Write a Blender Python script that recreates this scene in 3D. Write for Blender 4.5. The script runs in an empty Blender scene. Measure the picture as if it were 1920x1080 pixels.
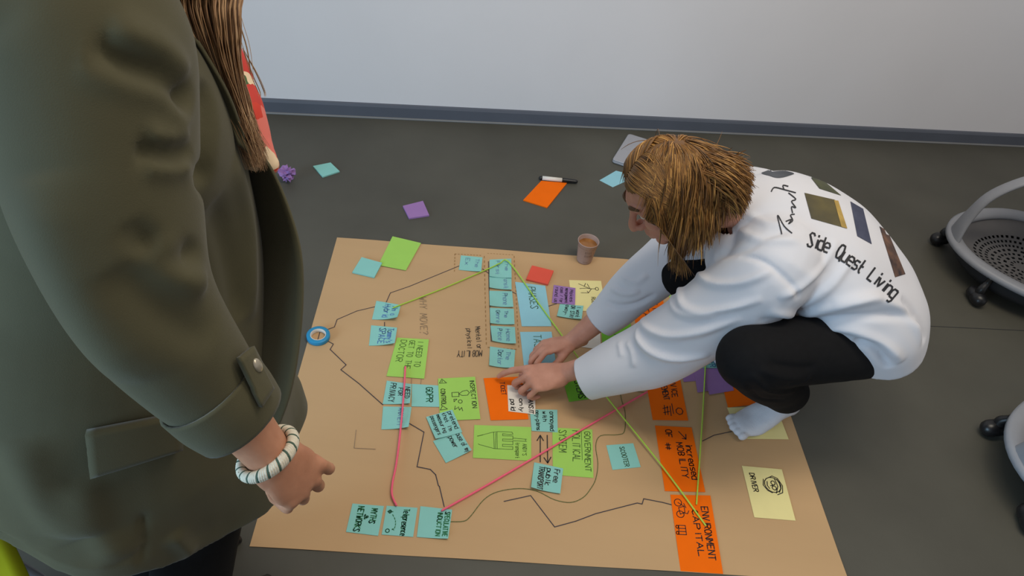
import bpy, bmesh, math, random
import numpy as np
from mathutils import Vector, Matrix, noise
from mathutils.bvhtree import BVHTree

# ------------------------------------------------------------------ camera
FPX, PITCH, ROLL, CAMH = 1322.37, math.radians(43.494), math.radians(-8.516), 1.5954
_r = Vector((1, 0, 0)); FW = Vector((0, math.cos(PITCH), -math.sin(PITCH))); _d = FW.cross(_r)
RI = math.cos(ROLL) * _r + math.sin(ROLL) * _d
DO = -math.sin(ROLL) * _r + math.cos(ROLL) * _d
CAM = Vector((0, 0, CAMH))
scene = bpy.context.scene
COL = scene.collection
cam_data = bpy.data.cameras.new('camera'); cam = bpy.data.objects.new('camera', cam_data)
COL.objects.link(cam); scene.camera = cam
cam_data.sensor_width = 36.0; cam_data.lens = FPX * 36.0 / 1920.0
cam_data.clip_start = 0.02; cam_data.clip_end = 60
cam.matrix_world = Matrix(((RI.x, -DO.x, -FW.x, 0), (RI.y, -DO.y, -FW.y, 0), (RI.z, -DO.z, -FW.z, CAMH), (0, 0, 0, 1)))

def ray(u, v): return FW + RI * ((u - 960) / FPX) + DO * ((v - 540) / FPX)
def gp(u, v, z=0.0):            # surveyed point of the photograph -> world point at height z
    d = ray(u, v); return CAM + d * ((z - CAMH) / d.z)
def dp(u, v, dep): return CAM + ray(u, v) * dep

# ------------------------------------------------------------------ light
world = bpy.data.worlds.new('world'); scene.world = world; world.use_nodes = True
bg = world.node_tree.nodes['Background']; bg.inputs[0].default_value = (0.90, 0.92, 0.96, 1); bg.inputs[1].default_value = 0.34
def area(name, loc, target, sx, sy, power, colour):
    l = bpy.data.lights.new(name, 'AREA'); l.shape = 'RECTANGLE'; l.size = sx; l.size_y = sy; l.energy = power; l.color = colour
    o = bpy.data.objects.new(name, l); COL.objects.link(o); o.location = loc
    o.rotation_euler = (Vector(target) - Vector(loc)).to_track_quat('-Z', 'Y').to_euler(); return o
area('window_daylight', (-3.0, -2.0, 1.3), (0.0, -1.7, 0.8), 3.0, 1.6, 170, (0.47, 0.75, 1.0))
area('ceiling_lamp', (0.65, 1.25, 2.9), (0.65, 1.7, 0), 1.8, 0.5, 32, (1.0, 0.90, 0.76))
area('ceiling_lamp', (1.5, 0.5, 2.9), (1.5, 0.5, 0), 1.8, 0.5, 13, (1.0, 0.88, 0.70))
vs = scene.view_settings
vs.view_transform = 'Standard'; vs.look = 'None'; vs.gamma = 1.0; vs.use_curve_mapping = False; vs.exposure = -0.02

# ------------------------------------------------------------------ helpers
def lin(c):
    return tuple(((x / 255) / 12.92 if x / 255 <= .04045 else ((x / 255 + .055) / 1.055) ** 2.4) for x in c)
def mat(name, rgb, rough=0.7, var=0.08, scale=40.0, bump=0.0, bscale=300.0, metal=0.0, stretch=None, sheen=0.0, spec=0.4, rgb2=None, detail=3.0):
    m = bpy.data.materials.new(name); m.use_nodes = True; nt = m.node_tree; b = nt.nodes['Principled BSDF']
    c = lin(rgb)
    tc = nt.nodes.new('ShaderNodeTexCoord'); mp = nt.nodes.new('ShaderNodeMapping'); nt.links.new(tc.outputs['Object'], mp.inputs[0])
    if stretch: mp.inputs['Scale'].default_value = stretch
    nz = nt.nodes.new('ShaderNodeTexNoise'); nz.inputs['Scale'].default_value = scale; nz.inputs['Detail'].default_value = detail
    nt.links.new(mp.outputs[0], nz.inputs[0])
    rp = nt.nodes.new('ShaderNodeValToRGB'); nt.links.new(nz.outputs[0], rp.inputs[0])
    c2 = lin(rgb2) if rgb2 else tuple(min(1, x * (1 + var)) for x in c)
    c1 = c if rgb2 else tuple(x * (1 - var) for x in c)
    rp.color_ramp.elements[0].position = .3; rp.color_ramp.elements[1].position = .7
    rp.color_ramp.elements[0].color = (*c1, 1); rp.color_ramp.elements[1].color = (*c2, 1)
    nt.links.new(rp.outputs[0], b.inputs['Base Color'])
    b.inputs['Roughness'].default_value = rough; b.inputs['Metallic'].default_value = metal
    b.inputs['Specular IOR Level'].default_value = spec
    if sheen: b.inputs['Sheen Weight'].default_value = sheen; b.inputs['Sheen Roughness'].default_value = .5
    if bump:
        n2 = nt.nodes.new('ShaderNodeTexNoise'); n2.inputs['Scale'].default_value = bscale; n2.inputs['Detail'].default_value = 4
        nt.links.new(mp.outputs[0], n2.inputs[0])
        bp = nt.nodes.new('ShaderNodeBump'); bp.inputs['Strength'].default_value = bump; bp.inputs['Distance'].default_value = 0.002
        nt.links.new(n2.outputs[0], bp.inputs['Height']); nt.links.new(bp.outputs[0], b.inputs['Normal'])
    return m
def tag(o, label=None, cat=None, group=None, kind=None):
    for k, v in (('label', label), ('category', cat), ('group', group), ('kind', kind)):
        if v: o[k] = v
    return o
def empty(name, loc):
    o = bpy.data.objects.new(name, None); o.empty_display_size = .05; COL.objects.link(o); o.location = loc; return o
def link_mesh(name, me, m, parent=None, smooth=False):
    o = bpy.data.objects.new(name, me); COL.objects.link(o)
    if m: me.materials.clear(); me.materials.append(m)
    if smooth: me.polygons.foreach_set('use_smooth', [True] * len(me.polygons))
    if parent:
        o.parent = parent; bpy.context.view_layer.update(); o.matrix_parent_inverse = parent.matrix_world.inverted()
    return o
def pymesh(name, vf, m, parent=None, smooth=False):
    me = bpy.data.meshes.new(name); me.from_pydata([tuple(v) for v in vf[0]], [], [tuple(f) for f in vf[1]]); me.update()
    return link_mesh(name, me, m, parent, smooth)
def place(o, loc):              # move the origin of a mesh object to loc, geometry stays
    loc = Vector(loc); o.data.transform(Matrix.Translation(-loc)); o.location = loc; return o

class Soup:
    def __init__(s): s.v, s.f = [], []
    def add(s, vf):
        k = len(s.v); s.v += [Vector(p) for p in vf[0]]; s.f += [tuple(i + k for i in f) for f in vf[1]]; return s
    def build(s, name, m, parent=None, smooth=False): return pymesh(name, (s.v, s.f), m, parent, smooth)

def catmull(P, k):
    P = [np.array(p, float) for p in P]; out = []
    for i in range(len(P) - 1):
        a, b, c, d = P[max(i - 1, 0)], P[i], P[i + 1], P[min(i + 2, len(P) - 1)]
        for j in range(k):
            t = j / k
            out.append(.5 * ((2 * b) + (-a + c) * t + (2 * a - 5 * b + 4 * c - d) * t * t + (-a + 3 * b - 3 * c + d) * t ** 3))
    out.append(P[-1]); return out
def tube(pts, radii, side=None, n=20, k=6, cap=True):
    """closed loft; radii are r or (r along side, r across)"""
    R = [(r, r) if not isinstance(r, (tuple, list)) else tuple(r) for r in radii]
    Q = catmull([list(p) + list(r) for p, r in zip(pts, R)], k) if k > 1 else [np.array(list(p) + list(r)) for p, r in zip(pts, R)]
    C = [Vector(q[:3]) for q in Q]; RR = [(max(q[3], 1e-4), max(q[4], 1e-4)) for q in Q]
    V, F = [], []; prev = None
    for i, c in enumerate(C):
        t = (C[min(i + 1, len(C) - 1)] - C[max(i - 1, 0)]).normalized()
        ref = Vector(side) if side is not None else (prev if prev is not None else (Vector((0, 0, 1)) if abs(t.z) < .9 else Vector((1, 0, 0))))
        a = (ref - t * ref.dot(t)).normalized(); b = t.cross(a); prev = a
        for j in range(n):
            w = 2 * math.pi * j / n
            V.append(c + a * (RR[i][0] * math.cos(w)) + b * (RR[i][1] * math.sin(w)))
    for i in range(len(C) - 1):
        for j in range(n):
            F.append((i * n + j, i * n + (j + 1) % n, (i + 1) * n + (j + 1) % n, (i + 1) * n + j))
    if cap:
        F.append(tuple(range(n - 1, -1, -1))); F.append(tuple((len(C) - 1) * n + j for j in range(n)))
    return V, F
def rtube(pts, radii, side=None, n=16, k=6):
    """tube with rounded ends"""
    pts = [Vector(p) for p in pts]; R = [(r, r) if not isinstance(r, (tuple, list)) else tuple(r) for r in radii]
    t0 = (pts[0] - pts[1]).normalized(); t1 = (pts[-1] - pts[-2]).normalized()
    def capr(p, t, r):
        m = min(r); return [(p + t * m * s, (r[0] * q, r[1] * q)) for s, q in ((.5, .86), (.85, .52), (.98, .18))]
    a = capr(pts[0], t0, R[0])[::-1]; b = capr(pts[-1], t1, R[-1])
    body = catmull([list(p) + list(r) for p, r in zip(pts, R)], k)
    P = [x[0] for x in a] + [Vector(q[:3]) for q in body] + [x[0] for x in b]
    RR = [x[1] for x in a] + [(q[3], q[4]) for q in body] + [x[1] for x in b]
    return tube(P, RR, side, n, 1)
def ellipsoid(c, ax, r, nu=18, nv=12):
    c = Vector(c); V, F = [], []
    for i in range(nv + 1):
        th = math.pi * i / nv
        for j in range(nu):
            ph = 2 * math.pi * j / nu
            V.append(c + ax[0] * (r[0] * math.sin(th) * math.cos(ph)) + ax[1] * (r[1] * math.sin(th) * math.sin(ph)) + ax[2] * (r[2] * math.cos(th)))
    for i in range(nv):
        for j in range(nu):
            F.append((i * nu + j, (i + 1) * nu + j, (i + 1) * nu + (j + 1) % nu, i * nu + (j + 1) % nu))
    return V, F
WX = (Vector((1, 0, 0)), Vector((0, 1, 0)), Vector((0, 0, 1)))
def box(c, s, rot=0.0):
    c = Vector(c); M = Matrix.Rotation(rot, 3, 'Z'); V = []
    for x in (-1, 1):
        for y in (-1, 1):
            for z in (-1, 1): V.append(c + M @ Vector((x * s[0] / 2, y * s[1] / 2, z * s[2] / 2)))
    return V, [(0, 1, 3, 2), (4, 6, 7, 5), (0, 4, 5, 1), (2, 3, 7, 6), (0, 2, 6, 4), (1, 5, 7, 3)]
def voxel(soup, size, smooth=4, fac=.5):
    me = bpy.data.meshes.new('tmp'); me.from_pydata([tuple(v) for v in soup.v], [], soup.f); me.update()
    bm = bmesh.new(); bm.from_mesh(me); bmesh.ops.recalc_face_normals(bm, faces=bm.faces); bm.to_mesh(me); bm.free()
    o = bpy.data.objects.new('tmp', me); COL.objects.link(o)
    r = o.modifiers.new('r', 'REMESH'); r.mode = 'VOXEL'; r.voxel_size = size; r.adaptivity = 0
    if smooth:
        s = o.modifiers.new('s', 'SMOOTH'); s.factor = fac; s.iterations = smooth
    dg = bpy.context.evaluated_depsgraph_get(); out = bpy.data.meshes.new_from_object(o.evaluated_get(dg))
    bpy.data.objects.remove(o); bpy.data.meshes.remove(me); return out
def getco(me):
    a = np.empty(len(me.vertices) * 3); me.vertices.foreach_get('co', a); return a.reshape(-1, 3)
def getno(me):
    a = np.empty(len(me.vertices) * 3); me.vertices.foreach_get('normal', a); return a.reshape(-1, 3)
def setco(me, a): me.vertices.foreach_set('co', a.ravel()); me.update()
def bvh_of(me): return BVHTree.FromPolygons([v.co for v in me.vertices], [tuple(p.vertices) for p in me.polygons])
def hit(bvh, u, v):
    d = ray(u, v).normalized(); h = bvh.ray_cast(CAM, d); return (h[0], h[1]) if h[0] else (None, None)
def surf_line(bvh, pix, step=8.0):
    """polyline on a surface under a list of surveyed photograph points"""
    out = []
    P = catmull([list(p) for p in pix], 8)
    for p in P:
        h = hit(bvh, p[0], p[1])[0]
        if h: out.append(np.array(h))
    return np.array(out)
def dist_poly(co, L):
    best = np.full(len(co), 9.0)
    lo, hi = L.min(0) - .1, L.max(0) + .1
    idx = np.where(((co > lo) & (co < hi)).all(1))[0]; c = co[idx]; b = best[idx]; tt = np.zeros(len(idx))
    for i in range(len(L) - 1):
        a, e = L[i], L[i + 1] - L[i]; ll = (e @ e) + 1e-12
        t = np.clip(((c - a) @ e) / ll, 0, 1); d = np.linalg.norm(c - a - t[:, None] * e, axis=1)
        m = d < b; b[m] = d[m]; tt[m] = (i + t[m]) / (len(L) - 1)
    best[idx] = b; T = np.zeros(len(co)); T[idx] = tt; return best, T
def folds(me, lines, damp=None):
    """lines: (pixel polyline, amplitude, width); raise (or sink) soft ridges in the cloth"""
    bvh = bvh_of(me); co = getco(me); no = getno(me); disp = np.zeros(len(co))
    for pix, amp, w in lines:
        L = surf_line(bvh, pix)
        if len(L) < 3: continue
        d, t = dist_poly(co, L)
        taper = np.clip(np.minimum(t, 1 - t) * 5, 0, 1) ** .7
        disp += amp * taper * np.exp(-(d / w) ** 2)
    setco(me, co + no * disp[:, None])
def wrinkle(me, amp, scale, seed=0, aniso=(1, 1, 1)):
    co = getco(me); no = getno(me); A = np.array(aniso) * scale
    d = np.array([noise.noise(Vector(c * A + seed)) for c in co]); setco(me, co + no * (amp * d)[:, None])
def relax(me, it=2):
    bm = bmesh.new(); bm.from_mesh(me)
    for _ in range(it): bmesh.ops.smooth_vert(bm, verts=bm.verts, factor=.5, use_axis_x=True, use_axis_y=True, use_axis_z=True)
    bm.to_mesh(me); bm.free(); me.update()
def cut_open(me, planes, thick=.0025):
    """remove the end cap beyond each (point, axis, radius) plane so that the cloth is open there, then give it thickness"""
    bm = bmesh.new(); bm.from_mesh(me)
    for p, ax, rad in planes:
        p = Vector(p); ax = Vector(ax).normalized()
        fs = [f for f in bm.faces if (f.calc_center_median() - p).length < rad and (f.calc_center_median() - p).dot(ax) > -.02]
        es = {e for f in fs for e in f.edges}; vs_ = {v for f in fs for v in f.verts}
        bmesh.ops.bisect_plane(bm, geom=list(vs_) + list(es) + fs, plane_co=p, plane_no=ax, clear_outer=True)
    bm.to_mesh(me); bm.free(); me.update()
    o = bpy.data.objects.new('tmp', me); COL.objects.link(o)
    s = o.modifiers.new('s', 'SOLIDIFY'); s.thickness = thick; s.offset = -1
    out = bpy.data.meshes.new_from_object(o.evaluated_get(bpy.context.evaluated_depsgraph_get()))
    bpy.data.objects.remove(o); return out
# ------------------------------------------------------------------ materials
M = {}
M['floor'] = mat('floor_linoleum', (76, 74, 66), .55, scale=2.2, rgb2=(88, 86, 77), bump=.15, bscale=60, spec=.35, detail=8)
M['wall'] = mat('wall_paint', (230, 226, 227), .8, .015, 3, bump=.05, bscale=400)
M['base'] = mat('baseboard_vinyl', (92, 96, 106), .45, .05, 6)
M['bead'] = mat('baseboard_bead', (128, 128, 128), .5, .05, 6)
M['kraft'] = mat('kraft_paper', (196, 160, 117), .75, .03, 1.5, bump=.06, bscale=250, stretch=(1, 6, 1))
M['aqua'] = mat('aqua_note', (142, 204, 196), .8, .02, 20, spec=.12)
M['lime'] = mat('lime_note', (164, 212, 100), .8, .02, 20, spec=.12)
M['green'] = mat('green_note', (120, 190, 60), .8, .02, 20, spec=.12)
M['orange'] = mat('orange_card', (250, 112, 8), .75, .02, 20, spec=.12)
M['cream'] = mat('cream_card', (238, 226, 160), .8, .02, 20, spec=.12)
M['white_note'] = mat('white_note', (232, 226, 214), .8, .02, 20, spec=.12)
M['purple'] = mat('purple_note', (160, 122, 180), .8, .02, 20, spec=.12)
M['sky'] = mat('sky_blue_card', (152, 206, 220), .8, .02, 20, spec=.12)
M['red'] = mat('red_note', (228, 92, 74), .8, .02, 20, spec=.12)
M['ink'] = mat('black_ink', (34, 32, 34), .6, .1, 50)
M['ink_green'] = mat('green_ink', (28, 110, 66), .6, .1, 50)
M['ink_blue'] = mat('blue_ink', (72, 112, 176), .6, .1, 50)
M['ink_pale'] = mat('pale_blue_ink', (110, 150, 178), .6, .1, 50)
M['ink_dark_green'] = mat('dark_green_ink', (58, 92, 40), .6, .1, 50)
M['pencil'] = mat('pencil_grey', (142, 120, 96), .7, .1, 50)
M['ink_line'] = mat('dark_line_ink', (48, 46, 62), .6, .1, 50)
M['ink_olive'] = mat('olive_line_ink', (92, 104, 52), .6, .1, 50)
M['ink_amber'] = mat('amber_dash_ink', (150, 112, 60), .6, .1, 50)
M['string_lime'] = mat('lime_cord', (176, 214, 74), .6, .05, 200)
M['string_pink'] = mat('pink_cord', (250, 104, 132), .6, .05, 200)
M['black_plastic'] = mat('black_plastic', (24, 24, 26), .35, .1, 30, spec=.5)
M['white_plastic'] = mat('white_plastic', (226, 220, 210), .4, .03, 30)
M['blue_tape'] = mat('blue_tape', (38, 140, 186), .45, .04, 30)
M['tape_core'] = mat('tape_core_card', (214, 206, 196), .7, .04, 60)
M['cup'] = mat('cup_card', (176, 150, 140), .7, .04, 40, bump=.05)
M['cup_in'] = mat('cup_inside_card', (196, 176, 162), .55, .04, 40)
M['coffee'] = mat('coffee', (120, 76, 36), .15, rgb2=(168, 118, 66), scale=28, detail=6)
M['alu'] = mat('laptop_aluminium', (178, 178, 184), .4, .02, 40, metal=.35)
M['chair_grey'] = mat('chair_frame_plastic', (142, 144, 150), .42, .03, 20)
M['chair_tray'] = mat('chair_tray_plastic', (96, 94, 94), .5, .04, 20)
M['chair_dark'] = mat('chair_underside', (40, 42, 46), .5, .05, 20)
M['seat_yellow'] = mat('yellow_green_plastic', (186, 188, 24), .45, .03, 20)

# ------------------------------------------------------------------ the setting
wa = gp(500, 212); wb = gp(1920, 275); wdir = (wb - wa).normalized(); wang = math.atan2(wdir.y, wdir.x)
wn = Vector((wdir.y, -wdir.x, 0))                       # out of the wall, towards the room
wc = wa + wdir * 1.8
floor = pymesh('floor', box((wc + wn * 3.0) + Vector((0, 0, -.05)), (11, 6.4, .1), wang), M['floor']); tag(floor, kind='structure')
wall = pymesh('wall_back', box(wc - wn * .09 + Vector((0, 0, 1.5)), (11, .16, 3.1), wang), M['wall']); tag(wall, kind='structure')
bb = Soup()
prof = [(0, 0), (.012, 0), (.012, .052), (.008, .062), (0, .064)]
A0, A1 = wc - wdir * 5.5, wc + wdir * 5.5; o0 = -wn * .010
vv = [A0 + o0 + wn * a + Vector((0, 0, b)) for a, b in prof] + [A1 + o0 + wn * a + Vector((0, 0, b)) for a, b in prof]
bb.add((vv, [(i, (i + 1) % 5, 5 + (i + 1) % 5, 5 + i) for i in range(5)] + [(4, 3, 2, 1, 0), (5, 6, 7, 8, 9)]))
bbo = bb.build('baseboard_back', M['base']); tag(bbo, kind='structure')
bd = Soup().add(tube([A0 + wn * .004 + Vector((0, 0, .003)), A1 + wn * .004 + Vector((0, 0, .003))], [.005, .005], n=8, k=1))
bd.build('sealant_bead', M['bead'], bbo)
ja, jb = gp(1750, 612), gp(1920, 620); jd = (jb - ja).normalized(); jn = Vector((-jd.y, jd.x, 0)) * .0012
jt = [ja - jd * .25, jb + jd * 2.0]
j = pymesh('floor_joint', ([jt[0] - jn + Vector((0, 0, .0004)), jt[1] - jn + Vector((0, 0, .0004)), jt[1] + jn + Vector((0, 0, .0004)), jt[0] + jn + Vector((0, 0, .0004))], [(0, 1, 2, 3)]), M['chair_dark'], floor)

# ------------------------------------------------------------------ lettering: single-stroke letters, x 0-4, baseline y 2, capitals to y 8
GL = {
'A': '02 28 42;14 34'.replace('02', '02'), 'B': '02 08 28 37 36 25 05;25 34 33 22 02', 'C': '47 28 17 04 13 22 43', 'D': '02 08 28 46 44 22 02',
'E': '48 08 02 42;05 35', 'F': '48 08 02;05 35', 'G': '47 28 07 04 12 32 44 45 25', 'H': '02 08;42 48;05 45', 'I': '22 28', 'J': '48 44 32 12 03',
'K': '02 08;48 05 42', 'L': '08 02 42', 'M': '02 08 24 48 42', 'N': '02 08 42 48', 'O': '18 06 04 12 32 44 46 38 18', 'P': '02 08 38 47 46 35 05',
'Q': '18 06 04 12 32 44 46 38 18;33 51', 'R': '02 08 38 47 46 35 05;25 42', 'S': '47 38 18 07 16 34 43 32 12 03', 'T': '08 48;28 22', 'U': '08 03 12 32 43 48',
'V': '08 22 48', 'W': '08 12 26 32 48', 'X': '08 42;02 48', 'Y': '08 25 48;25 22', 'Z': '08 48 02 42',
'a': '36 16 05 03 12 32 36 32', 'b': '08 02 32 43 45 36 06', 'c': '36 16 05 03 12 32', 'd': '48 42 12 03 05 16 46', 'e': '04 44 45 36 16 05 03 12 42',
'f': '38 28 17 12;05 25', 'g': '46 16 05 03 12 42;46 41 30 10', 'h': '08 02;05 16 36 45 42', 'i': '26 22;27 28', 'j': '26 21 10;27 28', 'k': '08 02;46 04 42',
'l': '28 22', 'm': '02 06;05 16 25 22;25 36 45 42', 'n': '02 06;05 16 36 45 42', 'o': '16 05 03 12 32 43 45 36 16', 'p': '00 06 36 45 43 32 02', 'q': '40 46 16 05 03 12 42',
'r': '02 06;04 16 36', 's': '46 16 05 14 34 43 32 02', 't': '18 13 22 32;05 35', 'u': '06 03 12 32 42 46', 'v': '06 22 46', 'w': '06 12 25 32 46', 'x': '06 42;02 46',
'y': '06 23;46 10', 'z': '06 46 02 42', '?': '07 18 38 47 36 24;22 21', "'": '28 26', '-': '04 34', '.': '22 23', '!': '28 24;22 21', '&': '42 17 28 36 03 12 22 44', '/': '02 48', '#': '12 18;32 38;04 44;06 46',
'1': '06 28 22', '2': '07 18 38 46 02 42', ' ': ''}
def glyph(ch):
    s = GL.get(ch, '')
    return [[(int(t[0]), int(t[1]) - 2) for t in st.split()] for st in s.split(';') if st]
def text_strokes(txt, wobble=.25, seed=0, adv=5.3):
    """strokes in em units: x along reading, y 0..6 up; returns strokes and width"""
    rnd = random.Random(seed + len(txt)); out = []; x = 0
    for ch in txt:
        dy = rnd.uniform(-wobble, wobble)
        for st in glyph(ch): out.append([(x + a + rnd.uniform(-wobble, wobble) * .5, b + dy + rnd.uniform(-wobble, wobble) * .5) for a, b in st])
        x += adv * (.6 if ch in "ilI'.!" else 1)
    return out, max(x - 1.3, 1)
def ribbon(soup, pts, w):
    """flat pen stroke through world points lying on a surface that faces up"""
    for i in range(len(pts) - 1):
        a, b = pts[i], pts[i + 1]; t = b - a
        if t.length < 1e-6: continue
        t.normalize(); n = Vector((-t.y, t.x, 0)); n = n.normalized() * w / 2 if n.length > 1e-6 else Vector((w / 2, 0, 0))
        a = a - t * w * .3; b = b + t * w * .3; k = len(soup.v)
        soup.v += [a - n, b - n, b + n, a + n]; soup.f.append((k, k + 1, k + 2, k + 3))
PAPER_Z = .0016
class Note:
    def __init__(s, quad, base=.0004, thick=.0003, curl=(0, 0, 0, 0)):
        # quad: photograph points TL TR BR BL; curl: lift of the four corners in metres
        s.base = PAPER_Z + base; s.t = thick; s.curl = curl
        s.c = [gp(u, v, s.base + thick) for u, v in quad]
    def at(s, u, v, dz=0.0):        # u down the note 0..1, v left to right 0..1
        TL, TR, BR, BL = s.c; p = (TL * (1 - v) + TR * v) * (1 - u) + (BL * (1 - v) + BR * v) * u
        cu = s.curl; k = lambda a, b: max(0, a + b - 1.05) ** 2 * 1.1
        z = cu[0] * k(1 - u, 1 - v) + cu[1] * k(1 - u, v) + cu[2] * k(u, v) + cu[3] * k(u, 1 - v)
        return Vector((p.x, p.y, s.base + s.t + z + dz))
    def mesh(s, name, m, n=8):
        V, F = [], []; N = n + 1
        for dz in (0, -s.t):
            for i in range(N):
                for j in range(N): V.append(s.at(i / n, j / n, dz))
        q = N * N; I = lambda i, j: i * N + j
        for i in range(n):
            for j in range(n):
                F.append((I(i, j), I(i + 1, j), I(i + 1, j + 1), I(i, j + 1))); F.append((q + I(i, j), q + I(i, j + 1), q + I(i + 1, j + 1), q + I(i + 1, j)))
        for i in range(n):
            F += [(I(i, 0), q + I(i, 0), q + I(i + 1, 0), I(i + 1, 0)), (I(i + 1, n), q + I(i + 1, n), q + I(i, n), I(i, n)),
                  (I(0, i + 1), q + I(0, i + 1), q + I(0, i), I(0, i)), (I(n, i), q + I(n, i), q + I(n, i + 1), I(n, i + 1))]
        o = pymesh(name, (V, F), m); c = s.at(.5, .5); return place(o, (c.x, c.y, s.base))
def write(note, o, lines, ink='ink', w=.0022, seed=0, name='handwriting'):
    """lines: (text, u0, u1, v0, v1): reads down the note from u0 to u1, letters stand from v0 up to v1"""
    S = Soup()
    for txt, u0, u1, v0, v1 in lines:
        st, W = text_strokes(txt, seed=seed)
        for q in st:
            pts = []
            for i, (a, b) in enumerate(q):
                if i:
                    pa, pb = q[i - 1]; pts.append(((pa + a) / 2, (pb + b) / 2))
                pts.append((a, b))
            ribbon(S, [note.at(u0 + (u1 - u0) * a / W, v0 + (v1 - v0) * b / 6, .0004) for a, b in pts], w)
    if S.v: S.build(name, M[ink], o)['kind'] = 'stuff'
def sketch(note, o, strokes, ink='ink', w=.0018, name='drawing'):
    S = Soup()
    for q in strokes: ribbon(S, [note.at(u, v, .0004) for u, v in q], w)
    S.build(name, M[ink], o)['kind'] = 'stuff'
def circ(u, v, ru, rv, n=14, a0=0, a1=2 * math.pi): return [(u + ru * math.sin(a0 + (a1 - a0) * i / n), v + rv * math.cos(a0 + (a1 - a0) * i / n)) for i in range(n + 1)]

# ------------------------------------------------------------------ the big sheet of kraft paper with the marker lines drawn on it
PC = [gp(632, 446), gp(1386, 503), gp(1591, 1091), gp(468, 1025)]
def sheet_z(u, v):
    e = max(0, .06 - min(u, 1 - u)) / .06
    return PAPER_Z - .0006 + .0009 * e * (1 + math.sin(v * 21)) + .0003 * math.sin(v * 9 + u * 4)
V, F = [], []; n = 48; N = n + 1
for dz in (0, -.0004):
    for i in range(N):
        for jx in range(N):
            u, v = i / n, jx / n; p = (PC[0] * (1 - v) + PC[1] * v) * (1 - u) + (PC[3] * (1 - v) + PC[2] * v) * u
            V.append(Vector((p.x, p.y, max(.0006, sheet_z(u, v)) + dz)))
I = lambda i, j: i * N + j; q = N * N
for i in range(n):
    for jx in range(n):
        F += [(I(i, jx), I(i + 1, jx), I(i + 1, jx + 1), I(i, jx + 1)), (q + I(i, jx), q + I(i, jx + 1), q + I(i + 1, jx + 1), q + I(i + 1, jx))]
for i in range(n):
    F += [(I(i, 0), q + I(i, 0), q + I(i + 1, 0), I(i + 1, 0)), (I(i + 1, n), q + I(i + 1, n), q + I(i, n), I(i, n)), (I(0, i + 1), q + I(0, i + 1), q + I(0, i), I(0, i)), (I(n, i), q + I(n, i), q + I(n, i + 1), I(n, i + 1))]
sheet = pymesh('kraft_paper_sheet', (V, F), M['kraft'], smooth=False); place(sheet, (PC[0] + PC[2]) / 2)
tag(sheet, 'large sheet of brown kraft paper lying on the grey floor', 'paper')
LZ = PAPER_Z + .0006
def drawn(name, lines, ink, w):
    if len(lines) > 14:
        S = Soup()
        for q in lines: ribbon(S, [gp(u, v, LZ) for u, v in q], w)
        o = S.build(name, M[ink], sheet); o['kind'] = 'stuff'; return o
    for q in lines:
        S = Soup(); ribbon(S, [gp(u, v, LZ) for u, v in q], w); S.build(name, M[ink], sheet)
drawn('marker_line', [[(613, 618), (627, 613), (632, 599), (669, 583), (703, 575)], [(724, 567), (732, 549), (767, 537), (862, 498)],
    [(614, 639), (625, 645), (619, 655), (649, 684), (639, 693), (673, 719), (718, 759)], [(768, 794), (795, 810), (782, 875), (807, 880), (817, 890), (822, 910), (824, 912), (833, 950)],
    [(905, 504), (917, 513)], [(957, 545), (968, 551)], [(1028, 574), (1044, 569)], [(945, 940), (995, 929), (1040, 988), (1080, 977), (1117, 963), (1195, 943), (1204, 945), (1207, 935), (1243, 942), (1262, 947)],
    [(1317, 827), (1339, 816), (1372, 809)], [(916, 490), (917, 540), (921, 640)], [(600, 622), (595, 640)], [(721, 604), (721, 614)]], 'ink_line', .0022)
drawn('olive_line', [catmull([(845, 978), (870, 977), (883, 967), (907, 937), (933, 922), (973, 916), (1007, 921), (1040, 937), (1070, 942), (1093, 933), (1107, 917), (1117, 898), (1121, 869), (1117, 836), (1126, 817), (1158, 815), (1171, 808), (1172, 773), (1165, 747), (1168, 731), (1213, 737)], 4)], 'ink_olive', .0020)
drawn('pencil_line', [[(668, 806), (664, 840), (704, 842)], [(772, 708), (771, 722)], [(790, 710), (789, 720)]], 'pencil', .0014)
drawn('marker_arrow', [[(1013, 866), (1013, 817)], [(1007, 826), (1013, 816), (1019, 826)], [(1026, 816), (1027, 868)], [(1020, 858), (1027, 868), (1033, 857)]], 'ink', .0028)
def dashes(a, b, k):
    out = []
    for i in range(k):
        t0, t1 = i / k, (i + .45) / k
        out.append([(a[0] + (b[0] - a[0]) * t0, a[1] + (b[1] - a[1]) * t0), (a[0] + (b[0] - a[0]) * t1, a[1] + (b[1] - a[1]) * t1)])
    return out
drawn('dashed_frame', dashes((853, 476), (905, 479), 9) + dashes((853, 476), (852, 512), 6) + dashes((908, 480), (912, 650), 20) + dashes((914, 475), (965, 478), 9) + dashes((964, 480), (973, 655), 22) + dashes((915, 651), (972, 655), 8), 'ink_amber', .0022)
def paper_text(name, txt, p0, p1, up, ink, w, seed=1):
    """p0 to p1: baseline in the photograph; up: pixel offset of the letters' top"""
    S = Soup(); st, W = text_strokes(txt, seed=seed)
    for q in st:
        ribbon(S, [gp(p0[0] + (p1[0] - p0[0]) * a / W + up[0] * b / 6, p0[1] + (p1[1] - p0[1]) * a / W + up[1] * b / 6, LZ) for a, b in q], w)
    o = S.build(name, M[ink], sheet); o['kind'] = 'stuff'; return o
paper_text('faint_lettering', 'WHY MOVE?', (786, 556), (789, 626), (13, 1), 'pencil', .0016)
paper_text('handwriting', 'Mental or', (891, 613), (895, 655), (9, -1), 'ink', .0016)
paper_text('handwriting', 'physical', (875, 616), (877, 652), (8, 0), 'ink', .0016)
paper_text('handwriting', 'MOBILITY', (904, 657), (858, 658), (-1, 11), 'ink', .0018)

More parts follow.
